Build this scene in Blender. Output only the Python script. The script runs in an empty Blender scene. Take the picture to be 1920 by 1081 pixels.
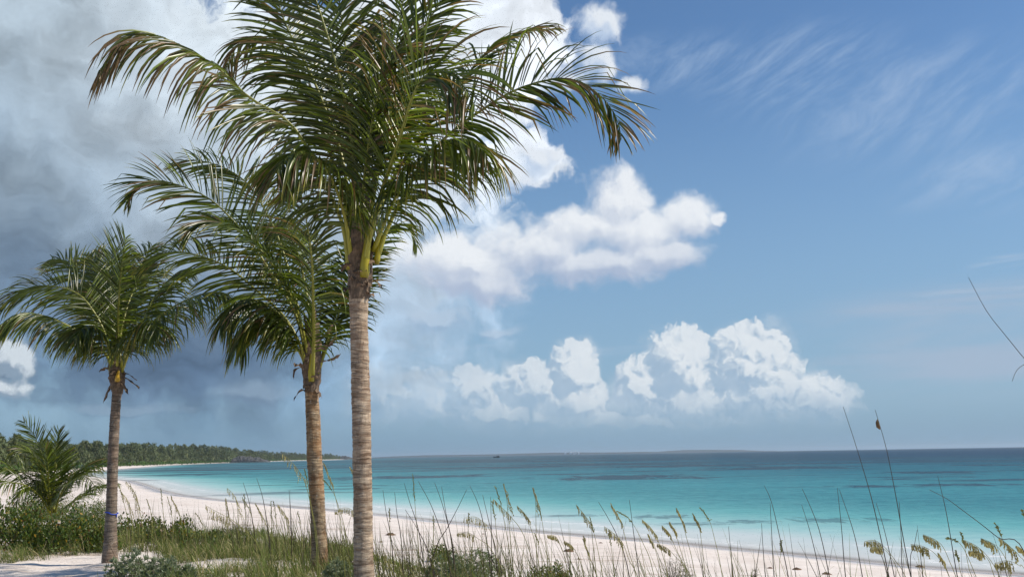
import bpy, math, random
import numpy as np
from mathutils import Vector, Matrix

R = math.radians
random.seed(11)
rng = np.random.default_rng(11)
S = bpy.context.scene
COL = S.collection

# ------------------------------------------------------------------ camera
W, H, F = 1920.0, 1081.0, 1867.0          # photograph frame, focal length in its pixels
EYE = Vector((0, 0, 5.0))
PITCH, ROLL = R(9.49), R(0.94)
fwd = Vector((0, math.cos(PITCH), math.sin(PITCH)))
up0 = Vector((0, -math.sin(PITCH), math.cos(PITCH)))
rt0 = Vector((1, 0, 0))
rt = rt0 * math.cos(ROLL) - up0 * math.sin(ROLL)
up = up0 * math.cos(ROLL) + rt0 * math.sin(ROLL)
cd = bpy.data.cameras.new('camera'); cam = bpy.data.objects.new('camera', cd); COL.objects.link(cam)
cd.sensor_width = 36; cd.lens = F / W * 36; cd.clip_start = 0.05; cd.clip_end = 90000
m = Matrix((rt, up, -fwd)).transposed().to_4x4(); m.translation = EYE
cam.matrix_world = m
S.camera = cam

def ray(px, py):
    return fwd + rt * ((px - W / 2) / F) - up * ((py - H / 2) / F)
def at_y(px, py, Y):
    d = ray(px, py); return EYE + d * (Y / d.y)
def at_z(px, py, z=0.0):
    d = ray(px, py); return EYE + d * ((z - EYE.z) / d.z)
def ang(px, py):
    d = ray(px, py).normalized()
    return math.degrees(math.atan2(d.x, d.y)), math.degrees(math.asin(d.z))

# ------------------------------------------------------------------ light and exposure
SUN_AZ, SUN_EL = R(93), R(47)            # azimuth clockwise from straight ahead (+Y)
sd = Vector((math.sin(SUN_AZ) * math.cos(SUN_EL), math.cos(SUN_AZ) * math.cos(SUN_EL), math.sin(SUN_EL)))
ld = bpy.data.lights.new('sun', 'SUN'); ld.energy = 4.8; ld.angle = R(0.55); ld.color = (1.0, 0.915, 0.79)
sun = bpy.data.objects.new('sun', ld); COL.objects.link(sun)
sun.rotation_euler = (-sd).to_track_quat('-Z', 'Y').to_euler(); sun.location = (20, -20, 40)
S.view_settings.view_transform = 'Standard'; S.view_settings.look = 'None'
S.view_settings.exposure = 0.0; S.view_settings.gamma = 1.0
S.cycles.max_bounces = 6; S.cycles.diffuse_bounces = 3; S.cycles.glossy_bounces = 2
S.cycles.transmission_bounces = 3; S.cycles.transparent_max_bounces = 8; S.cycles.volume_bounces = 0
S.cycles.caustics_reflective = False; S.cycles.caustics_refractive = False
S.cycles.sample_clamp_indirect = 4.0
S.cycles.use_adaptive_sampling = True; S.cycles.adaptive_threshold = 0.015; S.cycles.adaptive_min_samples = 12

HAZE = 5e-5
def srgb(r, g, b):
    f = lambda c: (c / 255 / 12.92) if c <= 10 else ((c / 255 + 0.055) / 1.055) ** 2.4
    return (f(r), f(g), f(b), 1.0)

# ------------------------------------------------------------------ node helper
class NT:
    def __init__(s, tree):
        s.t = tree; tree.nodes.clear()
    def n(s, typ, **kw):
        x = s.t.nodes.new(typ)
        for k, v in kw.items(): setattr(x, k, v)
        return x
    def put(s, sock, v):
        if isinstance(v, bpy.types.NodeSocket): s.t.links.new(v, sock)
        elif v is not None: sock.default_value = v
    def m(s, op, a, b=None, c=None, clamp=False):
        x = s.n('ShaderNodeMath', operation=op); x.use_clamp = clamp
        s.put(x.inputs[0], a); s.put(x.inputs[1], b); s.put(x.inputs[2], c)
        return x.outputs[0]
    def v(s, op, a, b=None, scale=None):
        x = s.n('ShaderNodeVectorMath', operation=op)
        s.put(x.inputs[0], a)
        if b is not None: s.put(x.inputs[1], b)
        if scale is not None: s.put(x.inputs['Scale'], scale)
        return x.outputs['Value'] if op in ('LENGTH', 'DOT_PRODUCT', 'DISTANCE') else x.outputs[0]
    def xyz(s, a=0.0, b=0.0, c=0.0):
        x = s.n('ShaderNodeCombineXYZ')
        for i, q in enumerate((a, b, c)): s.put(x.inputs[i], q)
        return x.outputs[0]
    def sep(s, v):
        x = s.n('ShaderNodeSeparateXYZ'); s.put(x.inputs[0], v); return x.outputs
    def noise(s, vec, scale, detail=4.0, rough=0.5, dist=0.0, color=False, lac=2.0, dim='3D'):
        x = s.n('ShaderNodeTexNoise', noise_dimensions=dim); s.put(x.inputs['Vector'], vec)
        s.put(x.inputs['Scale'], scale); s.put(x.inputs['Detail'], detail); s.put(x.inputs['Roughness'], rough)
        s.put(x.inputs['Distortion'], dist); s.put(x.inputs['Lacunarity'], lac)
        return x.outputs['Color'] if color else x.outputs['Fac']
    def step(s, x, lo, hi, a=0.0, b=1.0, smooth=True):
        q = s.n('ShaderNodeMapRange'); q.interpolation_type = 'SMOOTHSTEP' if smooth else 'LINEAR'
        for i, k in enumerate((x, lo, hi, a, b)): s.put(q.inputs[i], k)
        return q.outputs[0]
    def mix(s, f, a, b, blend='MIX'):
        x = s.n('ShaderNodeMix', data_type='RGBA', blend_type=blend)
        s.put(x.inputs[0], f); s.put(x.inputs[6], a); s.put(x.inputs[7], b)
        return x.outputs[2]
    def ramp(s, f, stops, interp='LINEAR'):
        x = s.n('ShaderNodeValToRGB'); cr = x.color_ramp; cr.interpolation = interp
        while len(cr.elements) < len(stops): cr.elements.new(0.5)
        for e, (p, c) in zip(cr.elements, stops): e.position = p; e.color = c
        s.put(x.inputs[0], f); return x.outputs[0]
# ------------------------------------------------------------------ sky: Nishita air with procedural clouds by compass direction
world = bpy.data.worlds.new('World'); S.world = world; world.use_nodes = True
k = NT(world.node_tree)
_n3 = k.noise
k.noise = lambda *a, **q: _n3(*a, dim='2D', **q)
gen = k.n('ShaderNodeTexCoord').outputs['Generated']
d_ = k.sep(k.v('NORMALIZE', gen))
az = k.m('MULTIPLY', k.m('ARCTAN2', d_[0], d_[1]), 57.29578)
el = k.m('MULTIPLY', k.m('ARCSINE', d_[2]), 57.29578)
P = k.xyz(az, el, 0.0)

sky = k.n('ShaderNodeTexSky', sky_type='NISHITA'); sky.sun_disc = False
sky.sun_elevation = SUN_EL; sky.sun_rotation = SUN_AZ
sky.altitude = 5; sky.air_density = 1.0; sky.dust_density = 0.6; sky.ozone_density = 2.2
SKY = 0.09
base = sky.outputs[0]
base = k.mix(1.0, base, (0.88, 1.12, 1.30, 1), 'MULTIPLY')
# humid air near the horizon
base = k.mix(k.step(el, 0.0, 24.0, 0.80, 0.0), base, tuple(c / SKY for c in srgb(142, 174, 202)[:3]) + (1,))

def cl(r, g, b): return tuple(c / SKY for c in srgb(r, g, b)[:3]) + (1,)
def field(Pv, ells):
    """soft union of ellipses given in photograph pixels, turned to compass degrees"""
    out = None
    for (px, py, rx, ry) in ells:
        a0, e0 = ang(px, py); a1 = ang(px + rx, py)[0] - a0; e1 = e0 - ang(px, py + ry)[1]
        q = k.v('LENGTH', k.v('MULTIPLY', k.v('SUBTRACT', Pv, (a0, e0, 0)), (1 / a1, 1 / e1, 0)))
        q = k.m('SUBTRACT', 1.0, q)
        out = q if out is None else k.m('SMOOTH_MAX', out, q, 0.18)
    return out
def rbf(Pv, pts):
    """smoothly varying cloud colour: weighted mean of colours seen in given directions"""
    num = None; den = None
    for (px, py, r, c) in pts:
        a0, e0 = ang(px, py); rr = r * 0.0307
        q = k.v('DISTANCE', Pv, (a0, e0, 0))
        w = k.m('POWER', 2.71828, k.m('MULTIPLY', k.m('MULTIPLY', q, q), -1.0 / (rr * rr)))
        w = k.m('ADD', w, 1e-5)
        t = k.v('SCALE', cl(*c)[:3], scale=w)
        num = t if num is None else k.v('ADD', num, t)
        den = w if den is None else k.m('ADD', den, w)
    return k.v('SCALE', num, scale=k.m('DIVIDE', 1.0, den))

# cirrus streaks, right part of the sky
rot = k.n('ShaderNodeVectorRotate', rotation_type='Z_AXIS'); k.put(rot.inputs['Vector'], P); rot.inputs['Angle'].default_value = R(-24)
Pr = rot.outputs[0]
wz = k.noise(k.v('MULTIPLY', Pr, (0.05, 0.12, 1)), 1.0, 3.0, 0.5, 0.0, True)
Pw = k.v('ADD', Pr, k.v('SCALE', k.v('SUBTRACT', wz, (0.5, 0.5, 0.5)), scale=6.0))
ci = k.noise(k.v('MULTIPLY', Pw, (0.13, 0.62, 1)), 1.0, 9.0, 0.72)
ci = k.step(ci, 0.36, 0.82)
mc = field(P, [(1720, 190, 420, 150), (1500, 130, 260, 110), (1850, 330, 260, 90), (1230, 120, 300, 70)])
mc = k.step(mc, -0.1, 0.75)
f = k.m('MULTIPLY', k.m('MULTIPLY', ci, mc), 0.50)
base = k.mix(f, base, cl(178, 199, 226))
# veil low on the right
vn = k.noise(k.v('MULTIPLY', P, (0.05, 0.42, 1)), 1.0, 6.0, 0.58, 0.3)
mv = k.step(field(P, [(1820, 640, 520, 120), (1900, 560, 300, 60), (1800, 600, 420, 70)]), -0.15, 0.5)
f = k.m('MULTIPLY', k.m('MULTIPLY', k.step(vn, 0.26, 0.66), mv), 0.85)
base = k.mix(f, base, cl(168, 186, 208))
vs = k.step(k.noise(k.v('MULTIPLY', P, (0.07, 1.3, 1)), 1.0, 5.0, 0.6, 0.4), 0.5, 0.72)
ms = k.step(field(P, [(1900, 500, 110, 30), (1650, 592, 320, 26), (1860, 560, 260, 30), (1000, 655, 260, 20)]), 0.0, 0.5)
base = k.mix(k.m('MULTIPLY', k.m('MULTIPLY', vs, ms), 0.6), base, cl(184, 200, 220))

# warp used by all the heaped clouds
w1 = k.noise(P, 0.30, 4.0, 0.55, 0.0, True)
w1 = k.v('SUBTRACT', w1, (0.5, 0.5, 0.5))
Pa = k.v('ADD', P, k.v('SCALE', w1, scale=3.2))

LD = (0.62, 0.78)       # towards the light, in the sky's own directions
def heaped(Pv, ells, sc, amp, gain=1.0, puff=0.5):
    Mx = field(Pv, ells)
    n1 = k.noise(Pv, sc, 7.0, 0.56)
    vo = k.n('ShaderNodeTexVoronoi', feature='F1', voronoi_dimensions='2D'); k.put(vo.inputs['Vector'], Pv)
    vo.inputs['Scale'].default_value = sc * 1.5; vo.inputs['Detail'].default_value = 2.5
    vo.inputs['Roughness'].default_value = 0.55
    b = k.m('SUBTRACT', 0.5, vo.outputs['Distance'])
    h = k.m('MULTIPLY_ADD', k.m('SUBTRACT', n1, 0.5), amp, k.m('MULTIPLY', Mx, gain))
    return k.m('MULTIPLY_ADD', b, puff, h)

# distant towers in a row above the horizon
E1 = [(1275, 690, 85, 95), (1290, 760, 110, 70), (1405, 690, 110, 100), (1440, 750, 130, 75), (1530, 755, 100, 65), (1195, 730, 60, 70),
      (1075, 700, 58, 75), (1085, 760, 85, 55), (1000, 730, 80, 65), (880, 735, 80, 60), (940, 780, 160, 45), (1200, 795, 340, 38),
      (780, 745, 110, 65), (700, 730, 70, 75)]
wq = k.v('SUBTRACT', k.noise(P, 0.9, 3.0, 0.5, 0.0, True), (0.5, 0.5, 0.5))
Pb = k.v('ADD', P, k.v('SCALE', wq, scale=1.0))
h0 = heaped(Pb, E1, 0.75, 0.48, 1.9, 0.36)
h1 = heaped(k.v('ADD', Pb, (LD[0] * 0.5, LD[1] * 0.5, 0)), E1, 0.75, 0.48, 1.9, 0.36)
rel = k.m('SUBTRACT', h0, h1)
body = k.step(k.m('MULTIPLY_ADD', k.m('SUBTRACT', k.noise(Pb, 0.5, 6.0, 0.6), 0.5), 0.9, k.m('ADD', field(P, E1), 0.10)), 0.0, 0.5)
body = k.m('MULTIPLY', body, k.m('MULTIPLY', k.step(az, -9.0, 8.0, 0.5, 0.8), k.step(el, 0.6, 3.0)))
base = k.mix(body, base, k.mix(k.step(k.noise(Pb, 0.8, 6.0, 0.6), 0.35, 0.65), cl(160, 185, 209), cl(194, 210, 225)))
a1 = k.step(h0, 0.02, k.step(el, 2.0, 6.0, 0.6, 0.22))
r0 = heaped(Pb, E1, 0.85, 0.6, 0.45, 0.9); r1 = heaped(k.v('ADD', Pb, (LD[0] * 0.32, LD[1] * 0.32, 0)), E1, 0.85, 0.6, 0.45, 0.9)
sh = k.step(k.m('ADD', k.m('MULTIPLY_ADD', k.step(el, 2.0, 8.0, -0.08, 0.05), 1.0, rel), k.m('MULTIPLY', k.m('SUBTRACT', r0, r1), 0.42)), -0.26, 0.36)
c1 = k.mix(sh, cl(162, 186, 209), cl(230, 236, 241))
c1 = k.mix(k.step(k.m('MULTIPLY_ADD', w1 if False else k.noise(P, 0.25, 2.0), 3.0, el), 2.2, 6.2, 0.90, 0.0), c1, base)
# western (left) towers are fainter in the haze
f1 = k.m('MULTIPLY', a1, k.step(az, -9.0, 8.0, 0.45, 0.84))
base = k.mix(f1, base, c1)

# the storm deck filling the left of the sky
E2 = [(250, 380, 760, 480), (760, 150, 290, 200), (940, 30, 150, 130), (980, 300, 95, 60), (420, 640, 520, 220), (700, 560, 230, 140), (100, 300, 500, 500)]
hd = k.m('MULTIPLY_ADD', k.m('SUBTRACT', k.noise(Pa, 0.33, 8.0, 0.6), 0.5), 1.0, field(Pa, E2))
ad = k.step(hd, k.step(el, 8.0, 16.0, -0.12, -0.02), k.step(el, 8.0, 16.0, 0.60, 0.24))
DP = [(40, 60, 150, (172, 187, 198)), (260, 60, 150, (192, 204, 214)), (430, 60, 130, (212, 221, 228)), (640, 60, 150, (216, 224, 232)), (880, 60, 110, (212, 220, 229)),
      (960, 170, 120, (224, 230, 238)), (1030, 60, 70, (226, 232, 240)), (860, 250, 120, (206, 216, 228)), (340, 290, 150, (186, 200, 212)), (120, 250, 120, (150, 167, 182)),
      (30, 360, 110, (128, 147, 165)), (180, 400, 110, (140, 158, 175)), (20, 480, 100, (98, 119, 142)), (400, 440, 120, (150, 168, 186)), (120, 560, 110, (86, 109, 136)),
      (500, 600, 130, (92, 118, 146)), (330, 650, 130, (80, 103, 131)), (150, 690, 90, (84, 107, 134)), (620, 470, 120, (168, 186, 203)), (620, 760, 90, (118, 148, 174)),
      (800, 480, 130, (196, 209, 222)), (760, 600, 100, (156, 180, 204)), (880, 560, 90, (170, 190, 211)), (720, 720, 90, (158, 183, 205)), (300, 780, 60, (92, 114, 138)),
      (450, 745, 50, (124, 148, 172)), (60, 770, 70, (92, 115, 140)), (400, 830, 70, (104, 138, 165)), (120, 830, 60, (92, 124, 151)), (-300, 300, 400, (120, 140, 160))]
Pc = k.v('ADD', P, k.v('SCALE', w1, scale=5.5))
dc = rbf(Pc, DP)
rd = k.m('SUBTRACT', k.noise(Pa, 0.14, 5.0, 0.5), k.noise(k.v('ADD', Pa, (LD[0] * 1.6, LD[1] * 1.6, 0)), 0.14, 5.0, 0.5))
lum = k.m('MULTIPLY_ADD', rd, 1.1, 1.17)
lum = k.m('MULTIPLY', lum, k.step(k.noise(k.v('MULTIPLY', Pa, (0.6, 1.3, 1)), 0.24, 8.0, 0.6), 0.3, 0.7, 0.80, 1.24, False))
dc = k.v('SCALE', dc, scale=lum)
base = k.mix(k.m('MULTIPLY', ad, k.step(el, -1.0, 5.0, 0.55, 1.0)), base, dc)

# bright puffs in and beside the deck
def puff(base, E, sc, amp, lo, hi, cs, cb, off=0.5, pf=0.55, soft=0.22, opa=1.0, warp=None, dark=None):
    Q = warp if warp is not None else Pa
    a = heaped(Q, E, sc, amp, 1.0, pf)
    b = heaped(k.v('ADD', Q, (LD[0] * off, LD[1] * off, 0)), E, sc, amp, 1.0, pf)
    al = k.m('MULTIPLY', k.step(a, 0.0, soft), opa)
    s_ = k.step(k.m('SUBTRACT', a, b), lo, hi)
    col = k.mix(s_, cl(*cs), cl(*cb))
    return k.mix(al, base, col)
Pm = k.v('ADD', P, k.v('SCALE', w1, scale=1.5))
base = puff(base, [(20, 670, 75, 45), (10, 725, 60, 35)], 0.45, 0.9, -0.15, 0.35, (140, 160, 180), (214, 224, 232), 0.6, 0.4, 0.35, 0.9, Pm)
base = puff(base, [(240, 768, 170, 16), (480, 735, 130, 30)], 0.35, 0.6, -0.2, 0.3, (112, 135, 160), (142, 164, 186), 0.6, 0.2, 0.7, 0.6, Pm)
base = puff(base, [(1130, 50, 62, 62), (1110, 115, 60, 55), (1060, 150, 70, 45), (1180, 155, 40, 24)], 0.42, 1.5, -0.4, 0.4, (190, 208, 232), (234, 240, 247), 0.5, 0.25, 0.65, 0.92, Pm)
base = puff(base, [(1010, 300, 60, 42), (960, 330, 60, 36)], 0.42, 1.4, -0.4, 0.4, (184, 203, 228), (226, 233, 242), 0.5, 0.25, 0.65, 0.85, Pm)
base = puff(base, [(820, 600, 80, 32), (930, 620, 60, 18)], 0.4, 0.9, -0.2, 0.3, (152, 178, 206), (184, 202, 222), 0.5, 0.3, 0.6, 0.6, Pm)
E3 = [(1160, 375, 75, 75), (1100, 430, 150, 62), (1220, 440, 130, 55), (1290, 415, 70, 50), (1000, 470, 170, 60), (900, 500, 140, 55), (1150, 490, 150, 42), (1345, 405, 24, 16), (820, 480, 110, 70), (1080, 495, 210, 50), (900, 530, 150, 46), (1240, 475, 110, 40)]
g0 = heaped(Pm, E3, 0.32, 1.45, 1.0, 0.22)
g1 = heaped(k.v('ADD', Pm, (LD[0] * 0.7, LD[1] * 0.7, 0)), E3, 0.32, 1.45, 1.0, 0.22)
under = k.step(k.m('MULTIPLY_ADD', k.noise(P, 0.3, 3.0), 3.0, k.m('MULTIPLY_ADD', az, -0.10, el)), ang(1100, 520)[1] + 1.3 - 0.45, ang(1100, 420)[1] + 1.3 - 0.45)
s3 = k.m('MULTIPLY_ADD', k.step(k.m('SUBTRACT', g0, g1), -0.35, 0.40), 0.50, k.m('MULTIPLY', under, 0.55), True)
c3 = k.mix(s3, cl(172, 187, 212), cl(238, 242, 247))
base = k.mix(k.m('MULTIPLY', k.step(g0, -0.08, 0.50), 0.95), base, c3)

# the air at the horizon lies in front of all the clouds
base = k.mix(k.step(el, -0.5, 3.4, 0.85, 0.0), base, k.mix(k.step(az, -20.0, 8.0), cl(116, 149, 175), cl(134, 165, 190)))

bg = k.n('ShaderNodeBackground'); k.put(bg.inputs[0], base); bg.inputs[1].default_value = SKY
wo = k.n('ShaderNodeOutputWorld'); k.t.links.new(bg.outputs[0], wo.inputs[0])
world.cycles.sampling_method = 'NONE'
# ------------------------------------------------------------------ small helpers for objects
def mesh_obj(name, verts, faces, mat=None, parent=None, cols=None, smooth=False, attrs=None):
    me = bpy.data.meshes.new(name)
    verts = np.asarray(verts, dtype=np.float32).reshape(-1, 3)
    if isinstance(faces, np.ndarray):
        nf, kk = faces.shape
        me.vertices.add(len(verts)); me.vertices.foreach_set('co', verts.ravel())
        me.loops.add(nf * kk); me.loops.foreach_set('vertex_index', faces.astype(np.int32).ravel())
        me.polygons.add(nf); me.polygons.foreach_set('loop_start', np.arange(0, nf * kk, kk, dtype=np.int32))
        me.update(calc_edges=True); me.validate()
    else:
        me.from_pydata(verts.tolist(), [], faces)
    if cols is not None:
        ca = me.attributes.new('Col', 'FLOAT_COLOR', 'POINT')
        c = np.ones((len(verts), 4), np.float32); c[:, :3] = np.asarray(cols, np.float32)
        ca.data.foreach_set('color', c.ravel())
    for kx, vx in (attrs or {}).items():
        a = me.attributes.new(kx, 'FLOAT', 'POINT'); a.data.foreach_set('value', np.asarray(vx, np.float32).ravel())
    if smooth: me.polygons.foreach_set('use_smooth', [True] * len(me.polygons))
    o = bpy.data.objects.new(name, me); COL.objects.link(o)
    if mat: me.materials.append(mat)
    if parent is not None: o.parent = parent
    return o
def tag(o, label=None, cat=None, group=None, kind=None):
    if label: o['label'] = label
    if cat: o['category'] = cat
    if group: o['group'] = group
    if kind: o['kind'] = kind
    return o
def empty(name, loc):
    o = bpy.data.objects.new(name, None); COL.objects.link(o); o.location = loc; o.empty_display_size = 0.2
    return o
class MB:
    """collects vertices, faces and vertex colours of one mesh"""
    def __init__(s): s.v = []; s.f = []; s.c = []
    def add(s, vs, fs, cs):
        o = len(s.v); s.v.extend(vs); s.f.extend([tuple(i + o for i in f) for f in fs])
        if isinstance(cs, list): s.c.extend(cs)
        else: s.c.extend([cs] * len(vs))
    def tube(s, pts, rad, col, n=6, cap=True):
        pts = [Vector(p) for p in pts]; N_ = len(pts)
        vs = []; cs = []
        ref = Vector((0.3, -1, 0.2)).normalized()
        for i, p in enumerate(pts):
            t = (pts[min(i + 1, N_ - 1)] - pts[max(i - 1, 0)])
            t = t.normalized() if t.length > 1e-9 else Vector((0, 0, 1))
            a = t.cross(ref); a = a.normalized() if a.length > 1e-4 else Vector((1, 0, 0))
            b = t.cross(a)
            r = rad[i] if hasattr(rad, '__len__') else rad
            for j in range(n):
                q = 2 * math.pi * j / n
                vs.append(tuple(p + a * (math.cos(q) * r) + b * (math.sin(q) * r)))
                cs.append(col[i] if isinstance(col, list) else col)
        fs = [(i * n + j, i * n + (j + 1) % n, (i + 1) * n + (j + 1) % n, (i + 1) * n + j) for i in range(N_ - 1) for j in range(n)]
        if cap: fs += [tuple(range(n))[::-1], tuple(range((N_ - 1) * n, N_ * n))]
        s.add(vs, fs, cs)
    def build(s, name, mat, parent=None, smooth=True, org=None):
        v = np.asarray(s.v, np.float32)
        if org is not None: v = v - np.asarray(org, np.float32)
        return mesh_obj(name, v, s.f, mat, parent, s.c, smooth)
def spline(ctrl, n):
    """Catmull-Rom through the points, n samples evenly spaced along it"""
    c = [Vector(p) for p in ctrl]
    c = [c[0] * 2 - c[1]] + c + [c[-1] * 2 - c[-2]]
    out = []
    for i in range(1, len(c) - 2):
        for j in range(14):
            t = j / 14
            a, b, d, e = c[i - 1], c[i], c[i + 1], c[i + 2]
            out.append(0.5 * ((2 * b) + (d - a) * t + (2 * a - 5 * b + 4 * d - e) * t * t + (-a + 3 * b - 3 * d + e) * t ** 3))
    out.append(c[-2])
    L = [0.0]
    for i in range(1, len(out)): L.append(L[-1] + (out[i] - out[i - 1]).length)
    res = []; j = 0
    for i in range(n):
        s = L[-1] * i / (n - 1)
        while j < len(L) - 2 and L[j + 1] < s: j += 1
        f = (s - L[j]) / max(L[j + 1] - L[j], 1e-9)
        res.append(out[j].lerp(out[j + 1], min(max(f, 0), 1)))
    return res, L[-1]

def mat_new(name):
    mt = bpy.data.materials.new(name); mt.use_nodes = True
    q = NT(mt.node_tree); out = q.n('ShaderNodeOutputMaterial')
    return mt, q, out
def principled(q, out, **kw):
    b = q.n('ShaderNodeBsdfPrincipled')
    for kx, vx in kw.items(): q.put(b.inputs[kx.replace('_', ' ')], vx)
    if out is not None: q.t.links.new(b.outputs[0], out.inputs[0])
    return b

# ------------------------------------------------------------------ the bay: shoreline, beach, dune
shore = [(400, -300), (120, -60), (45, 5)]
shore += [tuple(at_z(*p)[:2]) for p in [(1920, 1079), (1700, 1063), (1500, 1042), (1400, 1033), (1200, 1013), (1000, 998), (850, 981), (700, 965),
          (600, 955), (480, 945), (400, 937), (330, 928), (290, 918), (262, 907), (240, 901), (200, 897), (165, 892), (150, 887.5), (180, 883), (230, 878.5),
          (300, 872.6), (360, 869.6), (420, 867.4), (480, 865.4), (540, 863.6), (600, 862.2), (658, 860.7)]]
def pol(px, d): 
    a = math.radians(ang(px, 858)[0]); return (math.sin(a) * d, math.cos(a) * d)
shore += [pol(640, 3500), pol(400, 4200), pol(-400, 6500), pol(-1500, 21000)]
shore = np.array(shore)
sea_poly = np.vstack([shore, [(-20000, 60000), (60000, 60000), (60000, -20000), (5000, -20000)]])
def shore_dist(x, y):
    """metres to the waterline, positive on land, negative at sea"""
    x = np.asarray(x, float).ravel(); y = np.asarray(y, float).ravel()
    d = np.full(x.shape, 1e18)
    for (ax, ay), (bx, by) in zip(shore[:-1], shore[1:]):
        dx, dy = bx - ax, by - ay
        t = np.clip(((x - ax) * dx + (y - ay) * dy) / (dx * dx + dy * dy), 0, 1)
        d = np.minimum(d, (x - ax - t * dx) ** 2 + (y - ay - t * dy) ** 2)
    d = np.sqrt(d); ins = np.zeros(x.shape, bool)
    n = len(sea_poly)
    for i in range(n):
        ax, ay = sea_poly[i]; bx, by = sea_poly[(i + 1) % n]
        if ay == by: continue
        c = ((ay > y) != (by > y)) & (x < (bx - ax) * (y - ay) / (by - ay) + ax)
        ins ^= c
    return np.where(ins, -d, d)
def vnoise(x, y, seed=0):
    """cheap smooth value noise"""
    xi = np.floor(x).astype(np.int64); yi = np.floor(y).astype(np.int64)
    fx = x - xi; fy = y - yi; fx = fx * fx * (3 - 2 * fx); fy = fy * fy * (3 - 2 * fy)
    def hsh(a, b):
        h = (a * 374761393 + b * 668265263 + seed * 974711) & 0x7fffffff
        h = ((h ^ (h >> 13)) * 1274126177) & 0x7fffffff
        return ((h ^ (h >> 16)) & 0xffff) / 65535.0
    return (hsh(xi, yi) * (1 - fx) + hsh(xi + 1, yi) * fx) * (1 - fy) + (hsh(xi, yi + 1) * (1 - fx) + hsh(xi + 1, yi + 1) * fx) * fy
def fbm(x, y, o=4, seed=0):
    s = 0; a = 0.5
    for i in range(o): s = s + a * vnoise(x * 2 ** i, y * 2 ** i, seed + i * 7); a *= 0.5
    return s
EDX = [-60, -30, -18, -7, -3, 0.3, 2, 5, 15, 40]; EDY = [52, 44, 34, 27.5, 21.5, 16, 12, 9.5, 8, 6]
def sstep(a, b, t): t = np.clip((t - a) / (b - a), 0, 1); return t * t * (3 - 2 * t)
def land_z(x, y):
    x = np.asarray(x, float).ravel(); y = np.asarray(y, float).ravel()
    s = shore_dist(x, y) + 2.2 * (fbm(x * 0.09, y * 0.09, 3, 5) - 0.45) * np.clip(np.hypot(x, y) / 60, 0.4, 1)
    z = np.where(s > 0, 1.35 * (1 - np.exp(-np.maximum(s, 0) / 13.0)), np.maximum(s * 0.055, -4.0))
    z = z + 0.9 * sstep(60, 200, s)
    e = np.interp(x, EDX, EDY)
    dn = 1 - sstep(-1.5, 6.5, y - e + 1.8 * (fbm(x * .3, y * .3, 2, 3) - 0.45))
    dn = dn * (1 - sstep(50, 90, np.hypot(x, y)))
    hd = 3.05 + 0.5 * (fbm(x * 0.22, y * 0.22, 3, 9) - 0.45)
    near = 1 - sstep(60, 120, np.hypot(x, y))
    z = z + (hd - z) * dn
    z = z + near * (0.10 * (fbm(x * 1.1, y * 1.1, 4, 21) - 0.45) * (0.35 + dn) + 0.05 * (fbm(x * 4, y * 4, 2, 33) - 0.4) * dn) * (s > 2)
    return z
def lz(x, y): return float(land_z([x], [y])[0])
def on_ground(px, py):
    """where the line of sight through this pixel meets the land"""
    d = ray(px, py); t = 2.0
    while t < 400:
        p = EYE + d * t
        if p.z < lz(p.x, p.y): break
        t *= 1.01
    return p

NA, NR = 420, 520
aa = np.radians(np.concatenate([np.linspace(-40, 40, NA - 60), np.linspace(40, 320, 62)[1:-1]]))
rr = np.concatenate([[0.0], np.geomspace(1.2, 20000, NR - 1)])
AA, RR = np.meshgrid(aa, rr)
GX, GY = np.sin(AA) * RR, np.cos(AA) * RR
na, nr = len(aa), len(rr)
ii, jj = np.meshgrid(np.arange(nr - 1), np.arange(na), indexing='ij')
gf = np.stack([ii * na + jj, ii * na + (jj + 1) % na, (ii + 1) * na + (jj + 1) % na, (ii + 1) * na + jj], -1).reshape(-1, 4)[:, ::-1]
sdist = shore_dist(GX, GY)
GZ = land_z(GX, GY)

# --- sand
mt, q, out = mat_new('white_coral_sand'); M_SAND = mt
co = q.n('ShaderNodeNewGeometry').outputs['Position']
sa = q.n('ShaderNodeAttribute', attribute_name='shore').outputs['Fac']
dn = q.n('ShaderNodeAttribute', attribute_name='dune').outputs['Fac']
c = q.mix(q.step(q.noise(co, 0.35, 6, 0.6), 0.3, 0.7), (0.66, 0.58, 0.52, 1), (0.77, 0.70, 0.645, 1))
spk = q.step(q.noise(co, 9.0, 5, 0.7), 0.57, 0.68)                                # flecks of litter
lit = q.step(q.noise(co, 0.5, 5, 0.6), 0.45, 0.62)
c = q.mix(q.m('MULTIPLY', q.m('MULTIPLY', spk, lit), 0.6), c, (0.30, 0.22, 0.16, 1))
wr = q.m('MULTIPLY', q.step(q.noise(q.v('MULTIPLY', co, (0.22, 1.3, 1.0)), 1.6, 6, 0.65), 0.52, 0.62), q.step(sa, 5, 14))
c = q.mix(q.m('MULTIPLY', wr, q.step(q.noise(co, 0.16, 3, 0.5), 0.36, 0.58, 0.12, 0.8)), c, (0.40, 0.31, 0.24, 1))  # wrack lines
wet = q.step(q.m('ADD', sa, q.m('MULTIPLY', q.noise(co, 0.10, 3, 0.5), 5.0)), 2.2, 6.0, 1.0, 0.0)
wet = q.m('MULTIPLY', wet, q.step(sa, -2.5, 0.3))
c = q.mix(q.m('MULTIPLY', wet, 0.9), c, (0.43, 0.395, 0.385, 1))
seab = q.step(sa, -4.0, -14.0)
c = q.mix(seab, c, (0.50, 0.56, 0.52, 1))
bmp = q.n('ShaderNodeBump'); bmp.inputs['Distance'].default_value = 0.10
q.put(bmp.inputs['Height'], q.m('ADD', q.noise(co, 3.5, 8, 0.62), q.m('MULTIPLY', q.noise(q.v('MULTIPLY', co, (0.5, 1.4, 1)), 0.9, 4, 0.6), 1.6)))
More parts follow.
